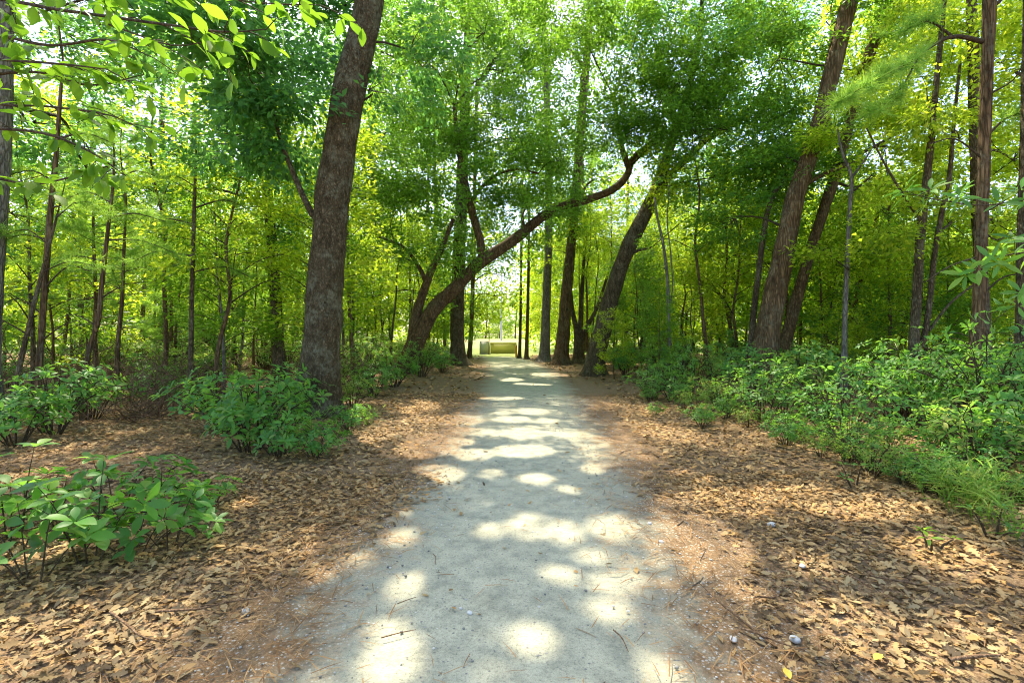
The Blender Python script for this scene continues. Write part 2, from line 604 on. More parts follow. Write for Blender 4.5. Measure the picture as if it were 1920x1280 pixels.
DENS = 1.95
HIGH = 1.5  # density of the overhead clumps added to the crowns to shade the track
SUN_EL, SUN_AZ = 60., -22.          # degrees; azimuth from straight ahead, negative toward the thicket
SUN = np.array([math.sin(R(SUN_AZ)) * math.cos(R(SUN_EL)), math.cos(R(SUN_AZ)) * math.cos(R(SUN_EL)), math.sin(R(SUN_EL))])
# gaps in the canopy: the pools of sun on the ground that the photograph shows (centre and half-size, in its pixels)
_LIT = [(640, 640, 2, [(680, 415, 130, 28), (500, 425, 80, 24), (350, 500, 120, 42), (560, 500, 55, 20), (730, 520, 75, 24), (945, 478, 48, 22), (848, 563, 48, 24), (410, 680, 80, 65), (300, 640, 85, 22), (560, 720, 65, 34), (710, 700, 100, 55), (830, 720, 75, 48),
                       (220, 740, 68, 42), (60, 820, 68, 32), (430, 810, 50, 24), (255, 930, 95, 75), (940, 815, 60, 28), (1040, 910, 115, 52), (1010, 1010, 100, 52), (820, 880, 72, 42), (170, 1080, 85, 52), (220, 1190, 170, 95), (730, 1130, 50, 24), (1020, 700, 95, 52), (1200, 1240, 95, 52),
                       (500, 340, 100, 15), (430, 380, 80, 17), (450, 300, 90, 17), (640, 295, 80, 13), (770, 300, 45, 11), (720, 265, 65, 13), (610, 270, 35, 9), (690, 358, 65, 13), (850, 350, 85, 11), (640, 145, 45, 7), (780, 125, 75, 8), (720, 160, 85, 6), (600, 215, 90, 7),
                       (100, 340, 95, 50), (60, 300, 60, 22), (330, 400, 125, 40), (200, 330, 65, 40)]),
        (1280, 640, 2, [(80, 740, 115, 90), (130, 620, 180, 42), (30, 510, 55, 24), (430, 610, 140, 42), (650, 650, 160, 52), (480, 850, 72, 42), (820, 650, 100, 34), (1000, 840, 120, 62), (700, 1080, 170, 92), (900, 1180, 250, 92), (1150, 1150, 130, 100), (1130, 900, 100, 52),
                        (800, 450, 55, 42), (1200, 650, 85, 34), (250, 950, 62, 32), (1100, 480, 120, 60), (900, 350, 90, 40)]),
        (0, 640, 2, [(540, 290, 180, 42), (430, 370, 120, 42), (300, 420, 85, 34), (80, 440, 90, 42), (250, 1130, 260, 92), (100, 1220, 130, 72), (480, 1080, 120, 62), (620, 1100, 65, 80), (20, 540, 45, 24), (550, 1030, 65, 24), (780, 820, 42, 18), (910, 620, 34, 18), (1210, 880, 34, 18), (160, 800, 110, 70), (60, 260, 120, 40), (400, 200, 200, 30), (660, 160, 120, 16), (900, 110, 160, 14), (1500, 250, 150, 30), (1400, 160, 120, 14), (200, 150, 160, 20)])]
POOLS = []
for _ox, _oy, _k, _l in _LIT:
    for _x, _y, _rx, _ry in _l:
        _x, _y, _rx, _ry = _ox + _x / _k, _oy + _y / _k, _rx / _k, _ry / _k
        _d = EYE * F / (_y - HY)
        _g = 1. if _ox == 640 else (1.4 if _y > 850 else 1.)
        POOLS.append(((_x - CX) / F * _d, _d, max(_g * _rx / F * _d, .12), max(_g * _ry * _d * _d / (EYE * F), .14)))
POOLS = np.array(POOLS)


def open_gaps(mb, leaf=0):
    """take out the leaves that would shade a pool of sun on the ground"""
    V = np.concatenate(mb.V)
    G = []
    for f, m in mb.G:
        if m == leaf:
            c = V[f].mean(1)
            g = c[:, :2] - SUN[None, :2] / SUN[2] * c[:, 2:3]
            jit = 1 + .35 * vnoise(c * 2.5)
            keep = np.ones(len(f), bool)
            for px_, py_, rx, ry in POOLS:
                keep &= ((g[:, 0] - px_) / rx) ** 2 + ((g[:, 1] - py_) / ry) ** 2 > jit
            f = f[keep]
        G.append((f, m))
    mb.G = G
    return mb


def pxpath(pts, depth):
    out = []
    for p in pts:
        d = p[3] if len(p) > 3 else depth
        out.append([*at(p[0], p[1], d), p[2] * .43 / F * d])
    return np.array(out)


def hero(name, label, cat, depth, pts, bark, limbs=(), blobs=(), lib=OAK, leaf='oak_leaf', size=1., seg=20, rough=.09, group=None, gap=-.02, flare=1.45, high=(), wk=1., dn=1.):
    """one tree of the photograph: trunk path and crown clumps measured in the photograph, at the given distance; the high clumps are added overhead for shade"""
    T = pxpath(pts, depth)
    T[:, 3] *= wk
    z0 = float(height(T[0, 0], T[0, 1]))
    # run the trunk on down to the ground
    if T[0, 2] > z0 + .05:
        d = T[0] - T[1]
        d = d[:3] / max(abs(d[2]), 1e-3)
        dz = T[0, 2] - z0
        b = T[0, :3] + np.array([d[0] * .5, d[1] * .5, -1]) * (dz + .12)
        T = np.vstack([[*b, T[0, 3] * flare], [*(T[0, :3] * .75 + b * .25 + np.array([0, 0, -.0])), T[0, 3] * (1 + (flare - 1) * .3)], T])
    else:
        T[0, 2] = z0 - .12
    base = np.array([T[0, 0], T[0, 1], z0])
    root = thing(name, label, cat, base, group)
    V, Fs = tube(T, seg, .09 if seg > 14 else .2, rough, 0, depth)
    th = np.arctan2(V[:, 1] - base[1], V[:, 0] - base[0])
    hz = V[:, 2] - z0
    ax = np.stack([np.interp(V[:, 2], T[:, 2], T[:, 0]), np.interp(V[:, 2], T[:, 2], T[:, 1])], -1)
    lob = .55 * np.exp(-np.maximum(hz, 0) / .3) * (.35 + .65 * np.cos(2.5 * th + depth) ** 2) * (hz < 1.5)
    V[:, :2] += (V[:, :2] - ax) * lob[:, None]
    link('trunk', MB().add(V, Fs).mesh('trunk', [M[bark]], True, base), root)
    skel = catmull(T, .5)
    for lb in limbs:
        LP = pxpath(lb, depth)
        V, Fs = tube(LP, max(8, seg - 8), .12, rough, 0, depth + 3)
        link('limb', MB().add(V, Fs).mesh('limb', [M[bark]], True, base), root)
        skel = np.vstack([skel, catmull(LP, .5)])
    if blobs:
        mb = MB()
        bl = []
        for b in blobs:
            px_, py_, d, rx, ry, n = b[:6]
            rz = b[6] if len(b) > 6 else rx / F * d
            bl.append((at(px_, py_, d), (rx / F * d, rz, ry / F * d), int(n * DENS * dn)))
        bl += [(np.array(h[:3]), h[3:6], int(h[6] * HIGH), .22) for h in high]  # extra overhead clumps, put in for the dappled shade they cast
        fill_crown(mb, skel, bl, lib, size, 1, 0, gap)
        link('crown', open_gaps(mb).mesh('crown', [M[leaf], M['twig']], False, base), root)
    return root


# ================================================================== the trees one can name
hero('oak_tree', 'thick grey-brown oak trunk mottled with lichen, rising behind the broad-leaved bush', 'tree', 9.3,
     [(592, 780, 92), (598, 700, 82), (603, 640, 80), (607, 600, 82), (608, 560, 76), (614, 480, 73), (622, 380, 70), (636, 280, 68), (655, 170, 66), (676, 80, 62), (692, 0, 62), (700, -110, 56), (688, -260, 46), (664, -420, 34), (640, -560, 18)],
     'bark_oak', limbs=[[(610, 420, 15), (585, 400, 14), (548, 320, 11), (520, 240, 8), (505, 160, 6)],
                        [(698, -60, 30), (620, -140, 22), (520, -220, 16), (430, -260, 10)],
                        [(696, -150, 26), (770, -230, 20, 11), (860, -270, 15, 13), (950, -280, 9, 15)]],
     blobs=[(470, 110, 8.6, 120, 95, 40), (360, 60, 8.2, 90, 75, 22), (545, 190, 9.6, 70, 85, 28), (420, 250, 9.6, 100, 60, 24), (770, 90, 10.2, 80, 80, 30), (690, 170, 9.0, 45, 95, 6), (600, 40, 10.4, 80, 70, 24),
            (520, -240, 10, 170, 110, 60), (700, -330, 10.5, 180, 120, 60), (900, -300, 10.5, 170, 110, 60), (1020, -260, 11.5, 120, 90, 36), (760, -500, 11, 180, 100, 50)],
     lib=OAKBIG, leaf='teal_leaf', size=.95,
     high=[(-4.5, 10, 12.5, 2.2, 2.2, 1.3, 50), (-1.5, 12.5, 13.5, 2.2, 2.4, 1.3, 55), (1.2, 11, 13.5, 2., 2.2, 1.2, 45), (-4.2, 14, 13, 2.2, 2.2, 1.3, 45), (-7, 11.5, 12, 2.2, 2.2, 1.3, 40), (-2.5, 9, 14.5, 2.4, 2., 1.2, 45)])

hero('oak_tree', 'leaning oak whose long bare limb arches right across the gravel track', 'tree', 18.8,
     [(760, 702, 56), (772, 660, 48), (792, 615, 42), (820, 572, 38), (858, 535, 34), (900, 492, 31), (960, 452, 27), (1020, 405, 24), (1060, 385, 22), (1105, 373, 20), (1150, 355, 19), (1175, 330, 18), (1185, 300, 16), (1212, 275, 14), (1245, 252, 12), (1300, 236, 9), (1350, 215, 6)],
     'bark_red', limbs=[[(985, 432, 7), (980, 405, 5), (988, 385, 3)], [(1090, 376, 7), (1098, 350, 5), (1115, 335, 3)], [(905, 490, 20), (900, 450, 18), (888, 405, 17), (874, 350, 14), (860, 280, 11), (852, 200, 8)],
                        [(768, 668, 24), (778, 600, 21), (793, 550, 19), (806, 515, 16), (826, 470, 12), (850, 410, 8)],
                        [(800, 530, 12), (782, 495, 9), (755, 462, 7), (705, 442, 5)],
                        [(1178, 312, 14), (1167, 280, 12), (1160, 240, 9), (1150, 180, 6)],
                        [(880, 380, 9), (920, 335, 7), (965, 318, 5), (1010, 325, 4)]],
     blobs=[(860, 320, 18.4, 100, 70, 60), (740, 395, 18, 85, 60, 44), (700, 470, 17.6, 65, 40, 26), (790, 240, 18, 90, 75, 54), (960, 330, 18.8, 70, 55, 34), (1050, 300, 18, 70, 60, 36), (930, 215, 19, 85, 70, 46), (830, 455, 18.5, 60, 40, 18),
            (1130, 230, 17.6, 80, 65, 50), (1240, 190, 16.8, 95, 70, 60), (1180, 110, 17, 90, 70, 50), (1300, 130, 16.2, 95, 75, 56), (1345, 240, 16, 75, 60, 40), (1010, 400, 18.2, 50, 40, 14), (690, 300, 17.5, 70, 60, 34)], high=[(-1, 17.5, 12.5, 2.4, 2.4, 1.3, 60), (1.8, 16.5, 12.5, 2.4, 2.4, 1.3, 60), (-3.5, 18, 12, 2.2, 2.2, 1.3, 45), (-.5, 21, 13, 2.4, 2.4, 1.3, 50)],
     lib=OAK, leaf='oak_leaf', wk=.84, rough=.13, dn=.9)

hero('oak_tree', 'upright dark trunk with flaring roots, standing just behind the arching oak', 'tree', 25.,
     [(862, 686, 40), (858, 660, 33), (857, 600, 30), (859, 540, 28), (862, 450, 27), (866, 350, 25), (871, 220, 22), (876, 100, 19), (880, 0, 16), (884, -90, 10)],
     'bark_dark', limbs=[[(868, 300, 14), (830, 230, 11), (790, 160, 8), (760, 80, 6)], [(872, 200, 13), (915, 130, 10), (960, 60, 7)]],
     blobs=[(870, 120, 24.5, 110, 80, 70), (790, 50, 24, 95, 60, 50), (950, 50, 25, 90, 60, 50), (860, -60, 25, 140, 70, 60), (990, 140, 26, 55, 60, 24), (760, 170, 24, 70, 60, 34), (1000, 260, 25, 70, 70, 30), (960, 380, 25, 70, 50, 24), (820, 250, 25, 80, 60, 30), (720, 250, 25, 70, 70, 28), (660, 380, 25, 60, 60, 22), (1050, 380, 26, 60, 40, 16), (800, 560, 25, 50, 30, 10), (700, 560, 25, 50, 40, 12), (930, 450, 25.5, 60, 45, 22), (700, 90, 24, 70, 80, 36), (880, 20, 25.5, 90, 60, 34), (1000, 60, 26.5, 70, 60, 24), (960, 250, 27, 70, 60, 24), (1075, 60, 27.5, 50, 50, 14), (1060, 300, 28, 50, 60, 18), (870, 420, 25, 60, 60, 24)],
     lib=OAKBIG, leaf='oak_leaf', size=1.15, dn=1.2)

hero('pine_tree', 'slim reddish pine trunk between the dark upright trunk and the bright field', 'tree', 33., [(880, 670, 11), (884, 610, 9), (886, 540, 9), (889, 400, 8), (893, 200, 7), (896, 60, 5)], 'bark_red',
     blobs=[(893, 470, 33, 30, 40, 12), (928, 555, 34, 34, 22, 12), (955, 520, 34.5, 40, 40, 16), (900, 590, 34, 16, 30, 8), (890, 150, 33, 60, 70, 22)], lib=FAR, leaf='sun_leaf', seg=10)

hero('oak_tree', 'dark trunk leaning away from the track with a grey forked top', 'tree', 18.8,
     [(1112, 705, 47), (1118, 665, 40), (1130, 620, 38), (1142, 570, 36), (1160, 510, 34), (1183, 452, 32), (1212, 395, 30), (1236, 345, 29), (1248, 300, 22), (1264, 255, 19), (1282, 200, 17), (1300, 130, 14), (1312, 60, 11), (1320, -40, 8)],
     'bark_dark', limbs=[[(1240, 350, 20), (1262, 322, 17), (1290, 296, 15), (1325, 262, 12), (1372, 232, 9), (1420, 190, 6)],
                         [(1175, 480, 8), (1195, 470, 7), (1220, 464, 5)], [(1268, 250, 13), (1255, 190, 10), (1235, 110, 7)]],
     blobs=[(1300, 50, 18.5, 110, 75, 64), (1420, 120, 18.5, 105, 85, 66), (1410, 250, 18, 90, 60, 44), (1200, 20, 18.5, 90, 60, 44), (1340, 330, 18, 80, 40, 24), (1450, 20, 19, 90, 60, 44), (1310, -70, 19, 160, 80, 70), (1360, 400, 19, 70, 45, 22)],
     lib=OAK, leaf='teal_leaf', dn=.85)

hero('pine_tree', 'straight furrowed pine trunk standing close to the track edge', 'tree', 26.,
     [(1050, 686, 38), (1053, 660, 31), (1058, 600, 27), (1065, 520, 23), (1072, 450, 21), (1080, 360, 20), (1090, 230, 18), (1100, 110, 17), (1108, 0, 16), (1116, -110, 12), (1122, -220, 7)],
     'bark_pine', limbs=[[(1098, 130, 8), (1075, 100, 6), (1050, 90, 4)]],
     blobs=[(1115, -130, 26, 120, 70, 40), (1070, -60, 26, 60, 40, 16), (1160, -40, 26, 60, 50, 16)], lib=FAR, leaf='pine_needle', size=.8)
hero('pine_tree', 'tall pale-topped pine trunk just past the furrowed pine', 'tree', 29.,
     [(1020, 674, 26), (1022, 640, 21), (1025, 550, 18), (1029, 440, 17), (1028, 320, 16), (1026, 200, 15), (1020, 70, 14), (1016, -40, 12), (1013, -160, 8)],
     'bark_grey', limbs=[[(1024, 130, 7), (1045, 95, 5), (1052, 60, 4)], [(1026, 160, 6), (1046, 140, 4), (1062, 150, 3)]],
     blobs=[(1010, -110, 29, 110, 60, 36), (985, 10, 29, 40, 40, 12)], lib=FAR, leaf='pine_needle', size=.8)
hero('multi_stem_tree', 'dark three-stemmed tree fanning out beside the furrowed pine', 'tree', 27., [(1086, 672, 26), (1085, 650, 22), (1080, 615, 12), (1072, 575, 10), (1068, 520, 8), (1066, 430, 5)], 'bark_dark',
     limbs=[[(1086, 648, 13), (1089, 600, 11), (1091, 550, 9), (1096, 470, 6)], [(1088, 645, 12), (1102, 610, 10), (1118, 580, 8), (1135, 530, 6), (1150, 480, 4)]],
     blobs=[(1070, 420, 27, 45, 50, 18), (1100, 450, 27, 45, 45, 18), (1150, 450, 27, 45, 45, 16), (1040, 470, 28, 35, 40, 10)], lib=OAKBIG, leaf='sun_leaf', seg=12)
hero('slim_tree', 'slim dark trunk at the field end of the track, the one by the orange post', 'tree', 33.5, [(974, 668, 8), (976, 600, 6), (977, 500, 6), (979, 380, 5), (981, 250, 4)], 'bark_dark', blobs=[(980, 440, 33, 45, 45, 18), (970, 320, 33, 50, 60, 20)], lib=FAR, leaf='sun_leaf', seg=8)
hero('slim_tree', 'slim brown trunk beside the track end, next past the orange post', 'tree', 32., [(987, 668, 9), (989, 600, 7), (991, 500, 6), (992, 380, 5), (990, 260, 4)], 'bark_red', blobs=[(1000, 500, 32, 35, 40, 10), (1000, 380, 32, 50, 60, 20)], lib=FAR, leaf='oak_leaf', seg=8)

hero('oak_tree', 'large brown trunk leaning over the undergrowth, largest of those beyond the shrubs', 'tree', 13.2,
     [(1436, 650, 52), (1442, 610, 48), (1452, 560, 46), (1464, 500, 43), (1478, 430, 40), (1494, 360, 37), (1518, 290, 34), (1538, 220, 32), (1556, 150, 32), (1576, 70, 32), (1594, 0, 33), (1618, -90, 30), (1640, -200, 24), (1655, -330, 16)],
     'bark_pine', limbs=[[(1600, -20, 20), (1530, -110, 15), (1440, -190, 10)], [(1500, 350, 12), (1560, 320, 9), (1620, 300, 6)]],
     blobs=[(1440, 320, 14.6, 80, 55, 30), (1380, 410, 14.4, 60, 40, 18), (1540, 330, 15.2, 60, 50, 16), (1460, 110, 14, 80, 80, 40), (1560, 30, 14.2, 90, 60, 36), (1450, -150, 13, 150, 100, 56), (1640, -260, 13.5, 160, 100, 56), (1520, 250, 14.5, 70, 60, 26), (1330, -160, 13.5, 140, 90, 50)],
     high=[(4.5, 12, 13.5, 2.4, 2.4, 1.3, 50), (2.8, 14, 14.5, 2.4, 2.4, 1.3, 50), (7.5, 12.5, 14, 2.4, 2.4, 1.3, 45), (5.5, 9.5, 14.5, 2.2, 2.2, 1.2, 40)],
     lib=OAKBIG, leaf='oak_leaf', size=.8)
hero('oak_tree', 'slighter reddish trunk leaning the same way right behind the large leaning trunk', 'tree', 14.6,
     [(1474, 640, 26), (1484, 600, 24), (1500, 540, 23), (1520, 470, 22), (1544, 395, 21), (1572, 310, 21), (1598, 210, 22), (1628, 110, 24), (1660, 20, 26), (1690, -60, 24), (1720, -170, 16)],
     'bark_red', limbs=[[(1600, 200, 10), (1650, 150, 8), (1720, 110, 5)]],
     blobs=[(1700, 90, 14.5, 80, 70, 34), (1640, 220, 15, 70, 60, 28), (1760, -30, 15, 110, 80, 40), (1720, -180, 15, 150, 90, 50), (1590, 470, 15, 50, 40, 14), (1560, 130, 15.5, 70, 70, 24), (1820, 150, 15, 90, 80, 28), (1760, 300, 15.5, 80, 60, 22), (1660, 350, 16, 70, 50, 18), (1880, 300, 15.5, 80, 70, 20), (1680, 20, 16, 90, 70, 24)], lib=OAKBIG, leaf='sun_leaf', size=.85, seg=14)
hero('slim_tree', 'pale thin stem with a looping vine, in the gap past the dark forked trunk', 'tree', 17., [(1256, 675, 10), (1254, 600, 8), (1251, 520, 7), (1243, 455, 6), (1232, 405, 5), (1228, 370, 4)], 'bark_grey',
     limbs=[[(1252, 590, 4), (1261, 540, 3), (1257, 470, 3), (1251, 410, 3), (1256, 340, 2)]], blobs=[(1225, 340, 17.5, 45, 35, 12)], lib=OAK, leaf='sun_leaf', seg=10)
hero('crooked_tree', 'thin dark crooked trunk curving up beside the large leaning trunk', 'tree', 14., [(1408, 650, 15), (1412, 600, 13), (1420, 530, 12), (1430, 450, 12), (1440, 395, 11), (1456, 355, 9), (1475, 335, 6)], 'bark_dark', blobs=[(1480, 320, 14, 45, 35, 12), (1430, 290, 14.5, 60, 40, 16)], lib=OAKBIG, leaf='oak_leaf', seg=10)
hero('sapling_tree', 'straight slender sapling forking high, in the gap past the two leaning trunks', 'tree', 12., [(1583, 650, 11), (1584, 600, 10), (1588, 500, 9), (1593, 400, 8), (1596, 330, 7), (1580, 290, 5), (1570, 240, 3)], 'bark_grey',
     limbs=[[(1596, 335, 6), (1618, 305, 5), (1640, 270, 3)]], blobs=[(1600, 250, 12, 60, 50, 20), (1640, 330, 12.5, 50, 40, 14), (1560, 480, 12.5, 40, 40, 8)], lib=OAKBIG, leaf='sun_leaf', size=.8, seg=10)
hero('twin_stem_tree', 'dark twin-stemmed tree rising from the dense shrubs', 'tree', 10.5,
     [(1712, 690, 22), (1714, 640, 20), (1719, 560, 18), (1724, 470, 17), (1734, 370, 15), (1746, 260, 13), (1756, 150, 11), (1768, 30, 9), (1778, -80, 7)], 'bark_dark',
     limbs=[[(1728, 650, 12), (1740, 590, 11), (1752, 480, 10), (1766, 400, 10), (1780, 330, 9), (1788, 240, 7), (1800, 120, 5)], [(1730, 420, 6), (1690, 360, 5), (1655, 300, 4), (1625, 240, 3)], [(1742, 620, 6), (1780, 570, 5), (1830, 530, 4)]],
     blobs=[(1740, 190, 10.5, 90, 70, 30), (1800, 60, 10.8, 90, 70, 30), (1660, 400, 11, 60, 50, 16), (1800, 260, 11, 70, 60, 20), (1780, 420, 11.5, 60, 50, 14), (1820, -90, 11, 130, 80, 36)], lib=OAKBIG, leaf='sun_leaf', size=.75, seg=12)

# pines whose needles can be seen
def pine_boughs(mb, skel, spec, lib, size=1., r=rng):
    """spec: list of point lists (x,y,z,r); tufts along the outer two thirds"""
    for LP in spec:
        LP = np.asarray(LP, float)
        V, Fs = tube(LP, 6, .2, .1, 0, r.uniform(0, 50))
        mb.add(V, Fs, 1)
        C = catmull(LP, .12)
        n = len(C)
        C = C[int(n * .35):]
        T = np.gradient(C[:, :3], axis=0)
        P, D = [], []
        for c, t in zip(C, T):
            for _ in range(2):
                d = t / np.linalg.norm(t) + r.normal(0, .5, 3)
                P.append(c[:3] + d * r.uniform(0, .16))
                D.append(d)
        sprays(mb, lib, np.array(P), np.array(D), size * r.uniform(.8, 1.2, len(P)), 0, 1., r)


def needle_pine(name, label, depth, pts, bark, boughs, lib=TUFT, size=1., group=None, seg=14, bare=()):
    T = pxpath(pts, depth)
    z0 = float(height(T[0, 0], T[0, 1]))
    if T[0, 2] > z0:
        k = (T[0, 2] - z0 + .1) / max(T[1, 2] - T[0, 2], .01)
        T = np.vstack([T[0] + (T[0] - T[1]) * np.array([.4 * k, .4 * k, k, 0]) + np.array([0, 0, 0, T[0, 3] * .25]), T])
    base = np.array([T[0, 0], T[0, 1], z0])
    root = thing(name, label, 'tree', base, group)
    V, Fs = tube(T, seg, .09, .1, 0, depth)
    link('trunk', MB().add(V, Fs).mesh('trunk', [M[bark]], True, base), root)
    for b in bare:
        V, Fs = tube(pxpath(b, depth), 6, .15, .1, .02, depth)
        link('dead_branch', MB().add(V, Fs).mesh('dead_branch', [M['twig']], True, base), root)
    mb = MB()
    pine_boughs(mb, T, [pxpath(b, depth) for b in boughs], lib, size)
    link('crown', mb.mesh('crown', [M['pine_needle'], M['twig']], False, base), root)
    return root


needle_pine('pine_tree', 'near straight pine trunk with snapped side twigs and a sunlit needle bough', 8.6,
            [(1822, 800, 30), (1826, 700, 26), (1834, 600, 24), (1840, 450, 23), (1845, 300, 22), (1850, 150, 22), (1856, 0, 22), (1862, -150, 18), (1868, -320, 12), (1872, -460, 6)], 'bark_pine',
            [[(1850, 80, 10), (1780, 70, 8), (1700, 120, 6, 8.2), (1640, 150, 4, 7.8), (1575, 190, 2, 7.6)], [(1790, 72, 6), (1740, 40, 4), (1690, 60, 2)], [(1720, 112, 5, 8.2), (1680, 180, 3, 8), (1640, 205, 2, 8)],
             [(1855, 20, 9), (1900, -20, 6), (1960, -60, 3)], [(1858, -80, 9), (1790, -140, 6), (1700, -180, 3)], [(1864, -200, 8), (1940, -250, 5), (2010, -270, 3)], [(1868, -320, 7), (1800, -370, 5), (1740, -400, 2)], [(1872, -440, 5), (1900, -480, 4), (1930, -520, 2)],
             [(1846, 260, 6), (1890, 220, 4), (1960, 200, 2)]], TUFTNEAR, 1.0, seg=18,
            bare=[[(1845, 300, 5), (1790, 260, 3), (1740, 270, 2)], [(1842, 400, 5), (1890, 370, 3), (1940, 300, 2)], [(1838, 480, 4), (1780, 500, 3), (1735, 530, 2)], [(1834, 560, 5), (1880, 520, 3), (1930, 510, 2)], [(1848, 180, 5), (1900, 150, 3), (1930, 100, 2)], [(1840, 430, 4), (1870, 450, 3), (1900, 430, 2)]])
hero('pine_tree', 'dark pine trunk half hidden close behind the near straight pine', 'tree', 11., [(1846, 680, 27), (1844, 600, 25), (1838, 480, 23), (1832, 360, 22), (1828, 240, 21), (1824, 100, 20), (1820, -60, 17), (1818, -220, 10)], 'bark_dark',
     blobs=[(1870, -160, 11.5, 130, 90, 36), (1880, 120, 11.6, 70, 80, 22), (1900, 300, 12, 60, 70, 18), (1870, 420, 12.4, 60, 40, 12)], lib=OAKBIG, leaf='sun_leaf', size=.75, seg=14)
hero('pine_tree', 'dark trunk cut off by the edge of the view, past the near straight pine', 'tree', 8.4, [(1920, 720, 32), (1921, 620, 30), (1922, 480, 28), (1926, 300, 26), (1930, 100, 24), (1934, -120, 18)], 'bark_dark',
     blobs=[(1960, -60, 8.6, 90, 100, 24), (1950, 120, 9, 60, 80, 14)], lib=OAKBIG, leaf='sun_leaf', size=.7, seg=14)
hero('oak_tree', 'slim dark trunk standing behind the broad-leaved bush, next to the thick oak', 'tree', 14.5,
     [(524, 690, 30), (521, 640, 26), (517, 560, 24), (511, 480, 22), (504, 390, 20), (498, 300, 19), (495, 200, 18), (492, 90, 17), (490, -20, 15), (487, -140, 10)], 'bark_dark',
     limbs=[[(500, 340, 9), (530, 260, 7), (550, 180, 4)], [(494, 180, 9), (450, 110, 7), (400, 60, 4)]],
     blobs=[(470, 170, 14.5, 90, 70, 30), (400, 90, 14.2, 80, 70, 28), (540, 300, 14.5, 60, 70, 22), (450, 330, 15, 80, 50, 24), (500, -60, 14.5, 150, 80, 50), (560, 430, 15, 40, 60, 16), (330, 290, 15, 70, 40, 20), (300, 380, 15, 80, 40, 18), (600, 120, 15, 80, 80, 26), (330, 60, 15, 90, 70, 22), (200, 330, 16, 80, 40, 16), (250, 180, 16, 90, 70, 22), (120, 200, 16.5, 90, 70, 20)], lib=OAKBIG, leaf='teal_leaf', size=.9, seg=14)
hero('oak_tree', 'stout grey trunk cut off by the edge of the view behind the overhanging leaves', 'tree', 8., [(-34, 640, 60), (-26, 500, 56), (-14, 300, 54), (-6, 150, 52), (0, 0, 50), (6, -160, 44), (10, -330, 30)], 'bark_grey',
     limbs=[[(14, -100, 24), (110, -190, 16), (220, -240, 9)]],
     blobs=[(130, -230, 8.5, 160, 110, 44), (-60, -200, 8.5, 130, 100, 30), (60, -400, 9, 160, 100, 40), (110, 50, 10.5, 110, 80, 30), (60, 230, 11, 90, 80, 22), (210, 90, 11.5, 80, 70, 20), (170, 330, 13, 90, 60, 18), (20, 400, 12, 80, 60, 16)], lib=OAKBIG, leaf='teal_leaf', size=.8)

needle_pine('young_pine', 'slender young pine with a needle crown, nearest tall stem in the thicket', 8.2, [(66, 760, 15), (74, 680, 13), (82, 560, 12), (92, 430, 11), (104, 300, 9), (112, 200, 7), (118, 110, 4)], 'bark_pine',
            [[(100, 340, 5), (60, 320, 3), (10, 330, 2)], [(108, 260, 5), (160, 250, 3), (215, 270, 2)], [(112, 210, 4), (70, 180, 3), (30, 190, 2)], [(116, 150, 4), (160, 120, 3), (190, 130, 2)], [(118, 110, 4), (112, 60, 3), (105, 20, 2)], [(96, 390, 4), (150, 380, 3), (200, 400, 2)], [(90, 450, 4), (40, 440, 3), (-10, 460, 2)]],
            size=.95, seg=10, bare=[[(84, 540, 4), (130, 500, 3), (170, 510, 2)], [(80, 590, 4), (40, 560, 2), (10, 570, 1)], [(76, 640, 4), (120, 610, 2), (160, 600, 1)]])
needle_pine('young_pine', 'wavy-stemmed young pine, the second tall stem of the thicket', 8.8, [(158, 730, 11), (166, 660, 10), (184, 600, 10), (190, 540, 9), (198, 470, 8), (206, 400, 7), (212, 340, 5), (214, 280, 3)], 'bark_pine',
            [[(204, 410, 4), (250, 400, 3), (310, 415, 2)], [(208, 380, 4), (165, 360, 3), (120, 375, 2)], [(212, 340, 4), (255, 320, 3), (290, 330, 2)], [(214, 290, 3), (210, 250, 3), (200, 215, 2)], [(200, 450, 4), (260, 450, 3), (330, 475, 2)], [(196, 490, 4), (140, 480, 3), (90, 500, 2)]],
            size=.95, seg=10, bare=[[(188, 560, 4), (230, 540, 2), (260, 560, 1)], [(180, 610, 3), (140, 590, 2), (110, 600, 1)]])
needle_pine('young_pine', 'very straight thin young pine in the middle of the thicket', 10.5, [(357, 720, 11), (358, 640, 10), (360, 540, 9), (363, 430, 8), (366, 340, 6), (368, 270, 3)], 'bark_dark',
            [[(363, 420, 4), (310, 410, 3), (265, 425, 2)], [(364, 390, 4), (420, 375, 3), (460, 390, 2)], [(366, 350, 3), (330, 330, 2), (300, 335, 2)], [(367, 310, 3), (400, 290, 2), (425, 300, 2)], [(368, 280, 3), (366, 240, 2), (362, 215, 2)], [(361, 480, 4), (300, 470, 3), (250, 490, 2)], [(360, 510, 4), (420, 500, 3), (470, 520, 2)]], seg=10)
needle_pine('young_pine', 'leaning young pine stem at the edge of the thicket', 8., [(14, 780, 11), (36, 690, 10), (52, 620, 9), (70, 545, 8), (90, 470, 6), (108, 400, 4)], 'bark_dark',
            [[(80, 510, 3), (130, 490, 2), (180, 500, 2)], [(92, 460, 3), (50, 430, 2), (10, 440, 2)], [(104, 410, 3), (140, 380, 2), (170, 380, 2)], [(108, 400, 3), (118, 360, 2), (125, 330, 2)]], seg=10, size=.9)

exec_marks = True

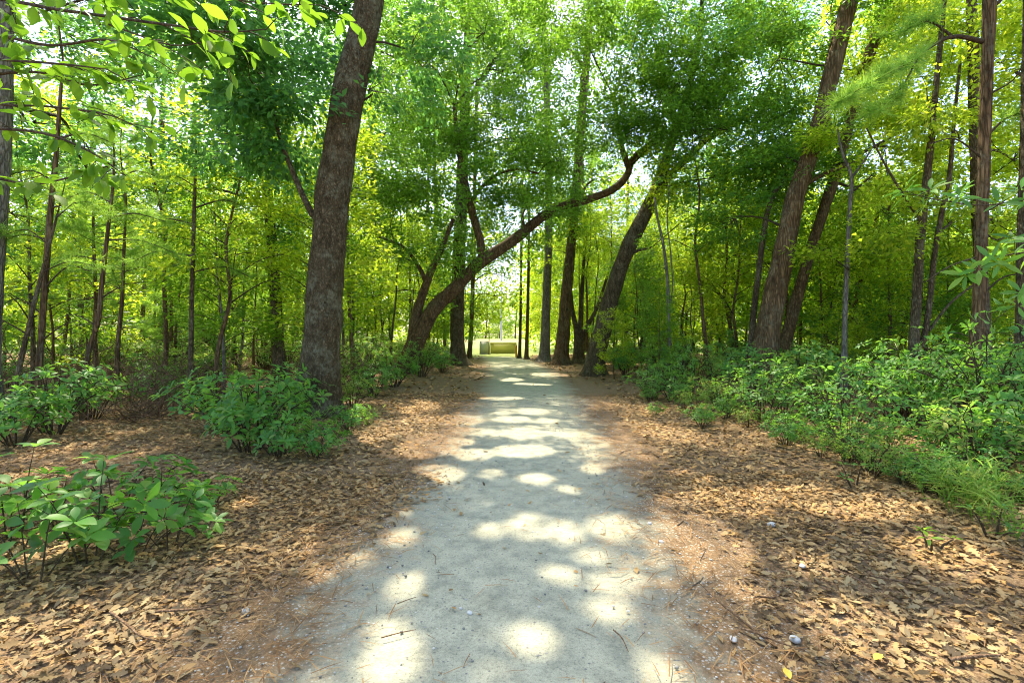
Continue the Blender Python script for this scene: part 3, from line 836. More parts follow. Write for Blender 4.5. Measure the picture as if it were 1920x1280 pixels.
# ------------------------------------------------------------------ kinds of woodland tree that are copied
def make_sapling(H, r0, seed, lib, leaf, bark, nb=22, low=.25, size=.8, reach=.22, per=4):
    r = np.random.default_rng(seed)
    n = 7
    pts = np.zeros((n, 4))
    pts[:, 2] = np.linspace(-.1, H, n)
    pts[1:, 0] = np.cumsum(r.normal(0, .035 * H / 3, n - 1))
    pts[1:, 1] = np.cumsum(r.normal(0, .035 * H / 3, n - 1))
    pts[:, 3] = r0 * np.linspace(1.15, .12, n)
    V, Fs = tube(pts, 8, .2, .12, .03, seed)
    tm = MB().add(V, Fs).mesh('trunk', [M[bark]], True)
    S = catmull(pts, .15)
    mb = MB()
    P, D = [], []
    for k in range(nb):
        t = low + (1 - low) * (k + r.uniform(0, 1)) / nb
        s = S[min(len(S) - 1, int(t * (len(S) - 1)))]
        a = k * 2.4 + r.normal(0, .4)
        L = H * reach * (1.15 - .75 * t) * r.uniform(.6, 1.3)
        e = s[:3] + L * np.array([math.cos(a), math.sin(a), r.uniform(.1, .65)])
        mid = (s[:3] + e) / 2 + np.array([0, 0, .1 * L])
        V, Fs = tube([[*s[:3], max(.006, s[3] * .45)], [*mid, max(.005, s[3] * .3)], [*e, .004]], 5, .3, 0, .06, k)
        mb.add(V, Fs, 1)
        for q in range(per):
            w = r.uniform(.35, 1.05)
            p = s[:3] * (1 - w) + e * w + r.normal(0, .12 * size, 3) + np.array([0, 0, .1 * L * (1 - abs(2 * w - 1))])
            P.append(p)
            d = (e - s[:3]) / L + r.normal(0, .6, 3)
            d[2] *= .5
            D.append(d)
    sprays(mb, lib, np.array(P), np.array(D), size * r.uniform(.7, 1.25, len(P)), 0, .35, r)
    return tm, mb.mesh('crown', [M[leaf], M['twig']], False)


def make_pine(H, r0, seed, low=.35, reach=.2, nb=26):
    r = np.random.default_rng(seed)
    n = 7
    pts = np.zeros((n, 4))
    pts[:, 2] = np.linspace(-.1, H, n)
    pts[1:, 0] = np.cumsum(r.normal(0, .02 * H / 3, n - 1))
    pts[1:, 1] = np.cumsum(r.normal(0, .02 * H / 3, n - 1))
    pts[:, 3] = r0 * np.linspace(1.15, .1, n)
    V, Fs = tube(pts, 8, .2, .12, .03, seed)
    tm = MB().add(V, Fs).mesh('trunk', [M['bark_pine']], True)
    S = catmull(pts, .15)
    mb = MB()
    spec = []
    for k in range(nb):
        t = low + (1 - low) * (k + r.uniform(0, 1)) / nb
        s = S[min(len(S) - 1, int(t * (len(S) - 1)))]
        a = k * 2.4 + r.normal(0, .4)
        L = H * reach * (1.2 - .85 * t) * r.uniform(.6, 1.2)
        e = s[:3] + L * np.array([math.cos(a), math.sin(a), r.uniform(.05, .4)])
        mid = (s[:3] + e) / 2 + np.array([0, 0, -.06 * L])
        spec.append([[*s[:3], max(.008, s[3] * .4)], [*mid, .008], [*e, .004]])
    pine_boughs(mb, None, spec, TUFT, 1., r)
    for k in range(26):                                   # dead lower twigs
        t = r.uniform(.08, low + .1)
        s = S[int(t * (len(S) - 1))]
        a = r.uniform(0, 6.28)
        e = s[:3] + r.uniform(.3, .9) * np.array([math.cos(a), math.sin(a), r.uniform(-.15, .35)])
        V, Fs = tube([[*s[:3], .009], [*((s[:3] + e) / 2 + r.normal(0, .08, 3)), .007], [*e, .004]], 4, .2)
        mb.add(V, Fs, 2)
    return tm, mb.mesh('crown', [M['pine_needle'], M['twig'], M['dead_twig']], False)


def make_tree(H, r0, seed, leaf, bark, lib=FAR, low=.3, spread=.26, nblob=13, per=22, size=.9):
    r = np.random.default_rng(seed)
    n = 7
    pts = np.zeros((n, 4))
    pts[:, 2] = np.linspace(-.15, H * .92, n)
    pts[1:, :2] = np.cumsum(r.normal(0, .02 * H / 2, (n - 1, 2)), 0)
    pts[:, 3] = r0 * np.array([1.3, 1., .9, .78, .6, .4, .15])
    V, Fs = tube(pts, 12, .3, .1, .05, seed)
    tm = MB().add(V, Fs).mesh('trunk', [M[bark]], True)
    S = catmull(pts, .4)
    bl = []
    for k in range(nblob):
        t = low + (1 - low) * (k + .5) / nblob
        a = k * 2.4 + r.normal(0, .5)
        rad = H * spread * (1.1 - .6 * t) * r.uniform(.35, 1.)
        c = np.array([math.cos(a) * rad, math.sin(a) * rad, H * t])
        s = H * .11 * r.uniform(.8, 1.3)
        bl.append((c, (s * 1.25, s * 1.25, s * .8), per))
    mb = MB()
    fill_crown(mb, S, bl, lib, size, 1, 0, -.1, True, r, 4)
    return tm, mb.mesh('crown', [M[leaf], M['twig']], False)


KINDS = {
    'sapling': [make_sapling(H, r, 100 + i, lib, leaf, bark, nb, low, sz) for i, (H, r, lib, leaf, bark, nb, low, sz) in enumerate([
        (6.5, .045, OAKBIG, 'sun_leaf', 'bark_dark', 24, .2, .8), (5.2, .035, OAKBIG, 'oak_leaf', 'bark_red', 22, .2, .8), (7.5, .055, OAKBIG, 'sun_leaf', 'bark_red', 26, .3, .85),
        (4.2, .03, OAKBIG, 'sun_leaf', 'bark_dark', 20, .12, .7), (6.0, .05, OAKBIG, 'young_leaf', 'bark_grey', 24, .25, .8)])],
    'pine': [make_pine(H, r, 200 + i, low) for i, (H, r, low) in enumerate([(7.5, .055, .35), (6.0, .045, .3), (9., .07, .45), (5., .04, .25)])],
    'tree': [make_tree(H, r, 300 + i, leaf, bark, low=low) for i, (H, r, leaf, bark, low) in enumerate([
        (13., .16, 'sun_leaf', 'bark_dark', .2), (15., .2, 'oak_leaf', 'bark_pine', .3), (11., .12, 'sun_leaf', 'bark_red', .15), (14., .17, 'oak_leaf', 'bark_dark', .22)])],
}
KINDS['pole'] = [make_sapling(H, r, 150 + i, OAKBIG, leaf, bark, nb, low, .9, .16, 3) for i, (H, r, leaf, bark, nb, low) in enumerate([
    (10., .055, 'sun_leaf', 'bark_dark', 18, .5), (11.5, .075, 'oak_leaf', 'bark_red', 18, .45), (8.5, .045, 'sun_leaf', 'bark_dark', 16, .4), (9.5, .06, 'sun_leaf', 'bark_red', 16, .55)])]
KINDS['tall'] = [make_tree(H, r, 340 + i, leaf, bark, low=low, spread=.17, nblob=14, per=11, size=1.3) for i, (H, r, leaf, bark, low) in enumerate([
    (24., .22, 'oak_leaf', 'bark_pine', .34), (26., .25, 'sun_leaf', 'bark_pine', .4), (22., .2, 'oak_leaf', 'bark_dark', .3)])]
COUNT = {}


def put(kind, variant, name, label, x, y, s, rz, cat='tree', group=None, tilt=None):
    tm, cm = KINDS[kind][variant]
    z = float(height(x, y))
    root = thing(name, label, cat, (x, y, z), group, rz, s)
    if tilt:
        root.rotation_euler = (tilt[0], tilt[1], rz)
    link('trunk', tm, root)
    link('crown', cm, root)
    return root


KEEP_CLEAR = [(1310, 1670, 15.), (1640, 1830, 11.5), (1780, 1900, 12.), (450, 560, 15.), (1080, 1290, 19.5), (700, 900, 20.), (40, 240, 9.5), (330, 390, 11.5)]   # sight lines to the measured trunks


def spots(n, x0, x1, y0, y1, gapd, taken, clear, r):
    out = []
    for _ in range(n * 60):
        if len(out) == n:
            break
        y = y0 + (y1 - y0) * r.uniform(0, 1)
        x = r.uniform(x0, x1)
        if abs(x - path_x(y)) < clear or abs(x) > 1.12 * y + .8:
            continue
        q = CX + F * x / y
        if any(a < q < b and y < d for a, b, d in KEEP_CLEAR):
            continue
        if any((x - a) ** 2 + (y - b) ** 2 < gapd ** 2 for a, b in taken):
            continue
        taken.append((x, y))
        out.append((x, y))
    return out


r2 = np.random.default_rng(11)
taken = []
# thicket of thin pines and saplings on the open-shaded side
for (x, y) in spots(30, -16, -5.2, 11, 22, .9, taken, 4.6, r2):
    if r2.uniform() < .5:
        put('pine', int(r2.integers(0, 4)), 'young_pine', 'thin young pine crowded in the needle thicket behind the dead brush', x, y, r2.uniform(.8, 1.1), r2.uniform(0, 6.3), group='young pines of the thicket', tilt=tuple(r2.normal(0, .04, 2)))
    else:
        put('sapling', int(r2.integers(0, 5)), 'sapling', 'thin leafy sapling crowded among the young pines of the thicket', x, y, r2.uniform(.8, 1.15), r2.uniform(0, 6.3), group='saplings among the young pines', tilt=tuple(r2.normal(0, .05, 2)))
for (x, y) in spots(40, 5, 20, 11.5, 26, 1.0, taken, 4.4, r2):
    put('sapling', int(r2.integers(0, 5)), 'sapling', 'thin leafy sapling in the sunlit wood behind the long bank of shrubs', x, y, r2.uniform(.85, 1.25), r2.uniform(0, 6.3), group='saplings behind the bank of shrubs', tilt=tuple(r2.normal(0, .05, 2)))
for (x, y) in spots(11, -26, -4, 22, 42, 2.2, taken, 4.2, r2):
    put('tree', int(r2.integers(0, 4)), 'woodland_tree', 'sunlit tree deep in the wood behind the thicket of thin pines', x, y, r2.uniform(.5, .85), r2.uniform(0, 6.3), group='trees deep behind the thicket')
for (x, y) in spots(11, 4, 28, 22, 42, 2.2, taken, 4.2, r2):
    put('tree', int(r2.integers(0, 4)), 'woodland_tree', 'sunlit tree deep in the wood behind the bank of shrubs', x, y, r2.uniform(.5, .85), r2.uniform(0, 6.3), group='trees deep behind the shrubs')
for (x, y) in spots(18, -12, 12, 24, 40, 1.2, taken, 3.0, r2):
    put('sapling', int(r2.integers(0, 5)), 'sapling', 'yellow-green sapling lining the far half of the track', x, y, r2.uniform(.8, 1.1), r2.uniform(0, 6.3), group='saplings lining the far half of the track')
for (x, y) in spots(34, -20, -4.2, 11, 32, .8, taken, 3.8, r2):
    put('pole', int(r2.integers(0, 4)), 'pole_tree', 'tall thin bare-stemmed tree rising through the thicket of young pines', x, y, r2.uniform(.75, 1.1), r2.uniform(0, 6.3), group='thin bare-stemmed trees of the thicket', tilt=tuple(r2.normal(0, .05, 2)))
for (x, y) in spots(40, 4, 24, 13, 32, .8, taken, 3.6, r2):
    put('pole', int(r2.integers(0, 4)), 'pole_tree', 'tall thin bare-stemmed tree rising behind the bank of shrubs', x, y, r2.uniform(.75, 1.1), r2.uniform(0, 6.3), group='thin bare-stemmed trees behind the shrubs', tilt=tuple(r2.normal(0, .05, 2)))
for k, (x, y) in enumerate([(-15, 33), (-22, 30), (-6.5, 37), (-11, 38), (-8, 44), (7, 45), (5.4, 38), (20, 31), (9.5, 40), (15, 37)]):
    put('tall', k % 3, 'tall_tree', 'very tall tree deep in the wood, its crown filling the sky between the nearer trunks', x, y, .9 + .05 * (k % 4), k * 1.9, group='very tall trees deep in the wood')
for k, (x, y, lab) in enumerate([(-3.6, 36.5, 'bright yellow-green young tree framing the field opening, thicket side'), (-4.6, 33.5, 'yellow-green young tree one step nearer than the one framing the opening'), (2.6, 37, 'bright young tree framing the field opening on the shrub side'), (3.4, 33, 'leafy young tree behind the two slim trunks at the track end'), (-6, 38, 'bright young tree at the wood edge behind the one framing the opening')]):
    put('sapling', (0, 4, 2, 0, 4)[k], 'young_tree', lab, x, y, 1.15, k * 1.1)
for k, (x, y) in enumerate([(-21, 222), (-12.5, 228), (-6, 234), (1.5, 224), (9, 231), (18, 222), (-30, 229), (30, 234)]):
    put('tree', k % 4, 'woodland_tree', 'distant tree on the far side of the sunny field', x, y, 1.7, k * 1.3, group='trees across the field')

# ------------------------------------------------------------------ shrubs
WHB = leaf_fine(.15, .072, .18, .3, .15)
WH = leaf_fine(.115, .046, .22, .35, .15)
WHS = leaf_fine(.095, .034, .2, .4, .2)


def whorl(mb, p, d, leafs, n, r, s=1., mat_i=0, flat=.35):
    """n leaves radiating round a shoot tip p that points along d"""
    d = d / np.linalg.norm(d)
    a = np.array([1., 0, 0]) if abs(d[0]) < .8 else np.array([0, 1., 0])
    u = np.cross(d, a)
    u /= np.linalg.norm(u)
    v = np.cross(d, u)
    th = np.arange(n) * (2 * np.pi / n) + r.uniform(0, 6.3) + r.normal(0, .2, n)
    D = np.cos(th)[:, None] * u + np.sin(th)[:, None] * v + d * (flat + r.normal(0, .2, n))[:, None]
    U = d + r.normal(0, .18, (n, 3))
    V, Fs = scatter(leafs, p + D * .012, frames(D, np.broadcast_to(U, D.shape)), s * r.uniform(.65, 1.15, n))
    mb.add(V, Fs, mat_i)


def make_shrub(H, Rr, seed, leafs, nst=9, nside=4, nleaf=6, leaf='shrub_leaf', s=1., up=.5, sr=.011):
    r = np.random.default_rng(seed)
    st, fo = MB(), MB()
    for k in range(nst):
        a = k * 2.4 + r.normal(0, .3)
        q = math.sqrt((k + .5) / nst)
        e = np.array([math.cos(a) * Rr * q, math.sin(a) * Rr * q, H * (1.05 - .45 * q * q) * r.uniform(.7, 1.1)])
        b = np.array([math.cos(a), math.sin(a), 0]) * Rr * .12 * r.uniform(.3, 1) + np.array([0, 0, -.05])
        mid = b * .4 + e * .5 + np.array([0, 0, .15 * H])
        LP = np.array([[*b, sr], [*mid, sr * .65], [*e, sr * .3]])
        V, Fs = tube(LP, 5, .12, 0, .03, k)
        st.add(V, Fs)
        C = catmull(LP, .05)
        whorl(fo, e, e - mid + np.array([0, 0, up * H]), leafs, nleaf, r, s)
        for j in range(nside):
            t = r.uniform(.35, .95)
            c = C[int(t * (len(C) - 1)), :3]
            dd = np.array([math.cos(a), math.sin(a), .3]) + r.normal(0, .8, 3)
            dd[2] = abs(dd[2]) * .7
            L = Rr * r.uniform(.15, .42)
            e2 = c + dd / np.linalg.norm(dd) * L
            V, Fs = tube([[*c, .005], [*((c + e2) / 2 + np.array([0, 0, .02])), .004], [*e2, .002]], 4, .12)
            st.add(V, Fs)
            whorl(fo, e2, dd + np.array([0, 0, up * 1.6]), leafs, max(4, nleaf - int(r.integers(0, 3))), r, s)
    return st.mesh('stem', [M['twig']], True), fo.mesh('foliage', [M[leaf]], True)


SHRUBS = [make_shrub(.95, .75, 400, WH, 15, 7, 6), make_shrub(.8, .7, 401, WHS, 17, 7, 7), make_shrub(1.15, .85, 402, WHS, 17, 8, 6), make_shrub(.75, .75, 403, WH, 13, 7, 6),
          make_shrub(.9, .8, 406, WHS, 15, 7, 6, 'cane_leaf')]
LOWS = [make_shrub(.5, .5, 410, WHB, 5, 2, 6, 'shrub_leaf', .9, .8, .006), make_shrub(.62, .45, 411, WHB, 5, 2, 6, 'shrub_leaf', .95, .8, .006), make_shrub(.4, .5, 412, WHB, 5, 2, 6, 'shrub_leaf', .9, .8, .006)]
SEEDL = [make_shrub(.22, .16, 420, WH, 3, 0, 5, 'shrub_leaf', .8, .8), make_shrub(.16, .14, 421, WHS, 3, 0, 5, 'young_leaf', .8, .8)]


def put_shrub(pair, name, label, x, y, s, rz, group=None, cat='shrub', sz=None):
    z = float(height(x, y))
    root = thing(name, label, cat, (x, y, z), group, rz, (s, s, s * (sz or 1)))
    link('stem', pair[0], root)
    link('foliage', pair[1], root)
    return root


def gpt(px_, py_):
    d = EYE * F / (py_ - HY)
    return (px_ - CX) / F * d, d


# young broad-leaved plants at the near edge of the litter
for k, (px_, py_, s, lab) in enumerate([
        (60, 1075, 1.0, 'pale-leaved young plant at the front of the broad-leaved clump'),
        (165, 1035, 1.05, 'dark green young plant at the heart of the broad-leaved clump'),
        (250, 1010, 1.0, 'young plant with splayed leaves on the track side of the clump'),
        (320, 1000, .9, 'low young plant nearest the track in the broad-leaved clump'),
        (20, 990, 1.1, 'young plant half cut off by the edge of the view'),
        (110, 960, 1.05, 'taller young plant at the back of the broad-leaved clump'),
        (215, 935, 1.0, 'upright young plant behind the broad-leaved clump, before the pine straw'),
        (300, 925, .75, 'small young plant with one flat whorl behind the clump'),
        (395, 920, .7, 'lone young plant with a flat whorl out on the leaf litter'),
        (350, 960, .7, 'small young plant beside the lone one on the leaf litter')]):
    x, y = gpt(px_, py_ + 34)
    put_shrub(LOWS[k % 3], 'young_plant', lab, x, y, s * .95, k * 1.7, 'young broad-leaved plants on the litter', 'plant')
# the bush at the foot of the thick oak
for k, (px_, py_, s, v, lab) in enumerate([
        (470, 850, 1.15, 0, 'full dark green bush before the thick oak, its widest part'),
        (525, 858, .85, 3, 'dark green bush crouching before the foot of the thick oak'),
        (420, 815, 1.05, 0, 'dark green bush beside the bright pine straw, far side of the wide bush'),
        (520, 800, 1.25, 3, 'tall dark green bush between the slim trunk and the thick oak'),
        (655, 812, .6, 3, 'low bush wrapping the track side of the thick oak'),
        (590, 862, .6, 3, 'low bush trailing onto the litter under the thick oak'),
        (100, 830, 1.1, 0, 'green bush with a bare stem standing in the pine straw'),
        (30, 850, .9, 3, 'ragged bush at the edge of the view on the pine straw'),
        (170, 790, 1.0, 1, 'fine-leaved bush behind the stemmed bush in the thicket'),
        (300, 760, .95, 3, 'blue-green bush in the thicket beside the dead brush'),
        (700, 750, .9, 1, 'fine-leaved bush on the verge past the thick oak'),
        (660, 770, .75, 4, 'bright small bush right past the thick oak'),
        (740, 730, 1.1, 1, 'leafy bush at the foot of the arching oak, nearer one'),
        (790, 712, 1.1, 2, 'leafy bush at the foot of the arching oak, farther one'),
        (830, 700, 1.0, 1, 'bush on the verge under the upright dark trunk'),
        (690, 720, 1.2, 2, 'tall bush in half shade behind the verge'),
        (640, 735, 1.0, 4, 'yellow-green bush in half shade behind the thick oak')]):
    x, y = gpt(px_, py_)
    put_shrub(SHRUBS[v], 'bush', lab, x, y, s, k * 2.1, 'bushes along the thicket side of the track')
# bank of shrubs opposite
bank = [(1185, 745), (1230, 760), (1290, 775), (1340, 785), (1400, 800), (1455, 812), (1510, 825), (1560, 845), (1620, 860), (1690, 880), (1760, 900), (1820, 905), (1890, 925), (1250, 735), (1310, 745), (1380, 760), (1440, 770), (1500, 780),
        (1570, 795), (1640, 810), (1720, 825), (1790, 840), (1860, 850), (1925, 870), (1330, 725), (1420, 738), (1500, 745), (1590, 755), (1670, 770), (1760, 780), (1850, 795), (1920, 810), (1210, 715), (1270, 712), (1160, 712), (1390, 712), (1480, 718), (1560, 722),
        (1650, 732), (1740, 740), (1830, 748), (1910, 756)]
for k, (px_, py_) in enumerate(bank):
    x, y = gpt(px_, py_)
    x += .35 + r2.normal(0, .28)
    y += r2.normal(0, .25)
    front = k < 13
    v = (2, 1, 0, 4, 1, 2, 1)[k % 7]
    lab = 'glossy green shrub along the front of the shrub bank, edge on the litter' if front else 'glossy green shrub packed inside the shrub bank behind the front row'
    put_shrub(SHRUBS[v], 'shrub', lab, x, y, r2.uniform(.5, 1.0) if front else r2.uniform(.75, 1.25), r2.uniform(0, 6.3), 'shrubs at the front of the bank' if front else 'shrubs packed inside the bank', sz=.95 if front else 1.3)
for k, (x, y) in enumerate([(8.4, 12.6), (10.2, 13.), (4.6, 15.5), (11.6, 12.2), (3.6, 17.)]):
    put('sapling', (3, 0, 1, 4, 3)[k % 5], 'sapling', 'small whippy sapling poking up out of the back of the shrub bank', x, y, r2.uniform(.4, .65), r2.uniform(0, 6.3), group='small saplings within the shrub bank')
for k, (x, y, lab) in enumerate([(6.1, 5.6, 'tall shrub nearest the view where the shrub bank is highest'), (8.0, 7.3, 'tall leafy shrub just past the near straight pine'), (6.9, 8.6, 'tall shrub at the foot of the dark twin-stemmed tree')]):
    put_shrub(SHRUBS[(0, 2, 0, 2)[k]], 'tall_shrub', lab, x, y, (1.0, 1.25, 1.1)[k], k * 1.4, 'tall shrubs of the bank', sz=1.1)
for k in range(26):
    px_ = 1190 + 720 * (k + r2.uniform(0, 1)) / 26
    py_ = np.interp(px_, [1190, 1400, 1600, 1700, 1900], [752, 812, 885, 915, 950]) + r2.uniform(-4, 22)
    x, y = gpt(px_, py_)
    v = k % 4
    put_shrub([SHRUBS[1], SHRUBS[3], SHRUBS[2], SHRUBS[4]][v], 'low_shrub', 'small low shrub straggling out onto the litter before the shrub bank', x + r2.uniform(0, .4), y, r2.uniform(.25, .5), r2.uniform(0, 6.3), 'small shrubs straggling before the bank')
# undergrowth shrubs farther back
for (x, y) in spots(46, -20, -4, 10, 34, 1.1, [], 3.4, r2):
    put_shrub(SHRUBS[int(r2.integers(0, 5))], 'shrub', 'low shrub on the forest floor among the thin trunks of the thicket', x, y, r2.uniform(.7, 1.3), r2.uniform(0, 6.3), 'shrubs on the thicket floor')
for (x, y) in spots(26, -18, -4, 13, 27, 1., [], 3.6, r2):
    put_shrub(SHRUBS[(4, 4, 2)[int(r2.integers(0, 3))]], 'brush', 'head-high yellow-green brush filling in between the thin trunks of the thicket', x, y, r2.uniform(1.3, 2.), r2.uniform(0, 6.3), 'brush between the thin trunks')
for (x, y) in spots(52, 3.4, 24, 13, 36, 1.1, [], 3.0, r2):
    put_shrub(SHRUBS[int(r2.integers(0, 5))], 'shrub', 'low sunlit shrub on the forest floor deep behind the shrub bank', x, y, r2.uniform(.8, 1.5), r2.uniform(0, 6.3), 'shrubs deep behind the bank')
# seedlings on the litter
for k, (px_, py_, lab) in enumerate([(1860, 1030, 'bright seedling with paired leaves in the litter under the cane'), (1745, 1045, 'flat seedling lying in the open litter'), (1640, 900, 'seedling at the toe of the shrub bank, farther one'), (1720, 905, 'whorled seedling at the toe of the shrub bank, nearer one'), (1600, 925, 'tiny seedling out in front of the shrub bank')]):
    x, y = gpt(px_, py_)
    put_shrub(SEEDL[k % 2], 'seedling', lab, x, y, 1., k * 1.3, 'seedlings on the litter', 'plant')


# cane and grass
def make_cane(H, n, seed):
    r = np.random.default_rng(seed)
    st, fo = MB(), MB()
    bl = leaf_strip(.2, .016, (.15, .4, .7, .9), (.7, 1, .8, .4), .2, .35, .25)
    for k in range(n):
        a, q = r.uniform(0, 6.28), r.uniform(0, .28)
        b = np.array([math.cos(a) * q, math.sin(a) * q, -.03])
        e = b + np.array([math.cos(a) * .25 * r.uniform(.2, 1), math.sin(a) * .25 * r.uniform(.2, 1), H * r.uniform(.6, 1.1)])
        LP = np.array([[*b, .004], [*((b + e) / 2 + np.array([0, 0, .06])), .003], [*e, .0015]])
        V, Fs = tube(LP, 4, .1)
        st.add(V, Fs)
        C = catmull(LP, .05)
        m = int(r.integers(5, 9))
        P = C[r.integers(int(len(C) * .3), len(C), m), :3]
        D = np.stack([r.normal(0, 1, m), r.normal(0, 1, m), r.uniform(-.1, .9, m)], -1)
        V, Fs = scatter(bl, P, frames(D, np.array([0, 0, 1.]) + r.normal(0, .2, (m, 3))), r.uniform(.7, 1.3, m))
        fo.add(V, Fs)
    return st.mesh('stem', [M['cane_leaf']], True), fo.mesh('foliage', [M['cane_leaf']], True)


CANES = [make_cane(.55, 26, 500), make_cane(.4, 18, 501)]
for k, (px_, py_, s, lab) in enumerate([(1850, 990, .85, 'yellow-green cane tuft in full sun at the toe of the shrub bank'), (1905, 1025, .75, 'cane tuft cut off by the edge of the view'), (1800, 965, .8, 'small cane tuft between the sunlit one and the seedlings'),
                                       (560, 830, .8, 'strappy grass tuft within the bush by the thick oak'), (690, 800, .6, 'sparse grass tuft on the verge past the thick oak')]):
    x, y = gpt(px_, py_)
    put_shrub(CANES[k % 2], 'cane_plant', lab, x, y, s, k * 1.9, 'cane and grass tufts', 'grass tuft')


# dead brush in the thicket
def dead_brush(label, x, y, s, seed):
    r = np.random.default_rng(seed)
    z = float(height(x, y))
    root = thing('dead_brush_plant', label, 'dead bush', (x, y, z), 'dead brush in the thicket')
    for nm, n, L in (('branch', 1, 1.), ('twigs', 60, .75)):
        mb = MB()
        for k in range(8 if nm == 'branch' else n):
            a = r.uniform(0, 6.28)
            b = np.array([r.normal(0, .25), r.normal(0, .25), -.03]) * s if nm == 'branch' else np.array([r.normal(0, .4), r.normal(0, .4), abs(r.normal(.25, .2))]) * s
            e = b + np.array([math.cos(a), math.sin(a), r.uniform(.1, 1.1)]) * L * s * r.uniform(.4, 1.1)
            m1 = (b * 2 + e) / 3 + r.normal(0, .1, 3) * s
            m2 = (b + 2 * e) / 3 + r.normal(0, .1, 3) * s + np.array([0, 0, .08])
            r0 = .014 if nm == 'branch' else .008
            V, Fs = tube([[*b, r0], [*m1, r0 * .8], [*m2, r0 * .6], [*e, .0015]], 5, .1)
            mb.add(V, Fs)
        link('branches' if nm == 'branch' else 'twigs', mb.mesh(nm, [M['dead_twig']], True), root)


for k, (px_, py_, s, lab) in enumerate([(290, 780, 1.1, 'tangle of dead orange-brown twigs beside the dark green bush'), (340, 750, 1.2, 'dry twiggy brush in shade behind the tangle of dead twigs'), (230, 745, 1.0, 'dry brush half hidden behind the bushes of the thicket')]):
    x, y = gpt(px_, py_)
    dead_brush(lab, x, y, s, 600 + k)
for k, (x, y) in enumerate(spots(14, -13, -4.6, 7.5, 15, .9, [], 4.2, np.random.default_rng(77))):
    dead_brush('low tangle of dry brown twigs under the young pines of the thicket', x, y, .8 + .3 * (k % 3), 620 + k)
    bpy.context.scene.objects[-1].parent['group'] = 'dry twigs under the young pines'


# ------------------------------------------------------------------ leafy branches hanging close to the camera
def overhang(name, label, base, trunk, limbs, leafs, leaf, step, n, seed, s=1., wh=False):
    r = np.random.default_rng(seed)
    root = thing(name, label, 'tree', base)
    base = np.asarray(base, float)
    V, Fs = tube(trunk, 10, .15, .1)
    link('trunk', MB().add(V, Fs).mesh('trunk', [M['bark_grey']], True, base), root)
    for LP in limbs:
        LP = np.asarray(LP, float)
        tw, fo = MB(), MB()
        V, Fs = tube(LP, 7, .08, .05, 0, seed)
        tw.add(V, Fs)
        C = catmull(LP, step)
        T = np.gradient(C[:, :3], axis=0)
        k0 = int(len(C) * .22)
        for i in range(k0, len(C)):
            t = T[i] / np.linalg.norm(T[i])
            for _ in range(n):
                side = np.cross(t, [0, 0, 1]) * r.choice([-1, 1])
                d = t * r.uniform(.2, .9) + side * r.uniform(.2, 1) + np.array([0, 0, r.normal(0, .25)])
                d /= np.linalg.norm(d)
                L = r.uniform(.06, .26)
                e = C[i, :3] + d * L
                V, Fs = tube([[*C[i, :3], .0028], [*((C[i, :3] + e) / 2 + np.array([0, 0, .012])), .0022], [*e, .0015]], 4, .08)
                tw.add(V, Fs)
                m = int(r.integers(3, 6))
                if wh:
                    whorl(fo, e, d + np.array([0, 0, .5]), leafs, m + 2, r, s)
                else:
                    D = d + r.normal(0, .7, (m, 3)) + np.array([0, 0, -.25])
                    V, Fs = scatter(leafs, e - d * r.uniform(0, .6 * L, m)[:, None], frames(D, np.array([0, 0, 1.]) + r.normal(0, .35, (m, 3))), s * r.uniform(.6, 1.1, m))
                    fo.add(V, Fs)
        lo = link('limb', tw.mesh('limb', [M['twig']], True, base), root)
        link('foliage', fo.mesh('foliage', [M[leaf]], True, base), lo)
    return root


def PL(*pts):
    return [[*at(a, b, d), r] for a, b, d, r in pts]


bx, by = -4.6, 3.4
overhang('young_tree', 'young tree reaching in overhead with big backlit translucent leaves', (bx, by, 0),
         [[bx, by, -.1, .07], [bx + .1, by, 1.5, .06], [bx - .05, by - .1, 3., .05], [bx + .1, by, 4.6, .03]],
         [PL((-330, 30, 3.2, .016), (-100, -10, 2.8, .011), (120, 20, 2.4, .008), (300, 45, 2.2, .006), (420, 60, 2.1, .004), (500, 55, 2.1, .002)),
          PL((-330, 60, 3.2, .014), (-60, 60, 2.6, .01), (90, 85, 2.4, .007), (200, 75, 2.3, .005), (290, 110, 2.2, .002)),
          PL((-300, 180, 3.2, .014), (-80, 150, 2.9, .01), (60, 135, 2.6, .007), (170, 160, 2.5, .005), (270, 140, 2.4, .002)),
          PL((-300, 230, 3.2, .014), (-40, 240, 2.8, .009), (80, 250, 2.6, .007), (170, 285, 2.5, .005), (235, 330, 2.4, .002)),
          PL((-300, 130, 3.3, .012), (-40, 190, 3.0, .008), (90, 200, 2.8, .006), (200, 215, 2.7, .004), (260, 240, 2.6, .002)),
          PL((-300, 300, 3.2, .012), (-40, 330, 2.9, .008), (60, 345, 2.7, .006), (140, 330, 2.6, .004), (210, 310, 2.5, .002)),
          PL((-300, 90, 3.0, .012), (-30, 110, 2.6, .008), (110, 120, 2.3, .005), (200, 130, 2.2, .002)),
          PL((200, 45, 2.25, .004), (320, 85, 2.15, .003), (390, 80, 2.1, .002), (420, 110, 2.1, .0015)),
          PL((60, 28, 2.6, .006), (200, -10, 2.4, .005), (340, -15, 2.3, .003), (480, 5, 2.2, .003), (600, 10, 2.2, .002))],
         leaf_fine(.108, .054, .18, .2), 'young_leaf', .14, 1, 700)
bx, by = 4.5, 3.7
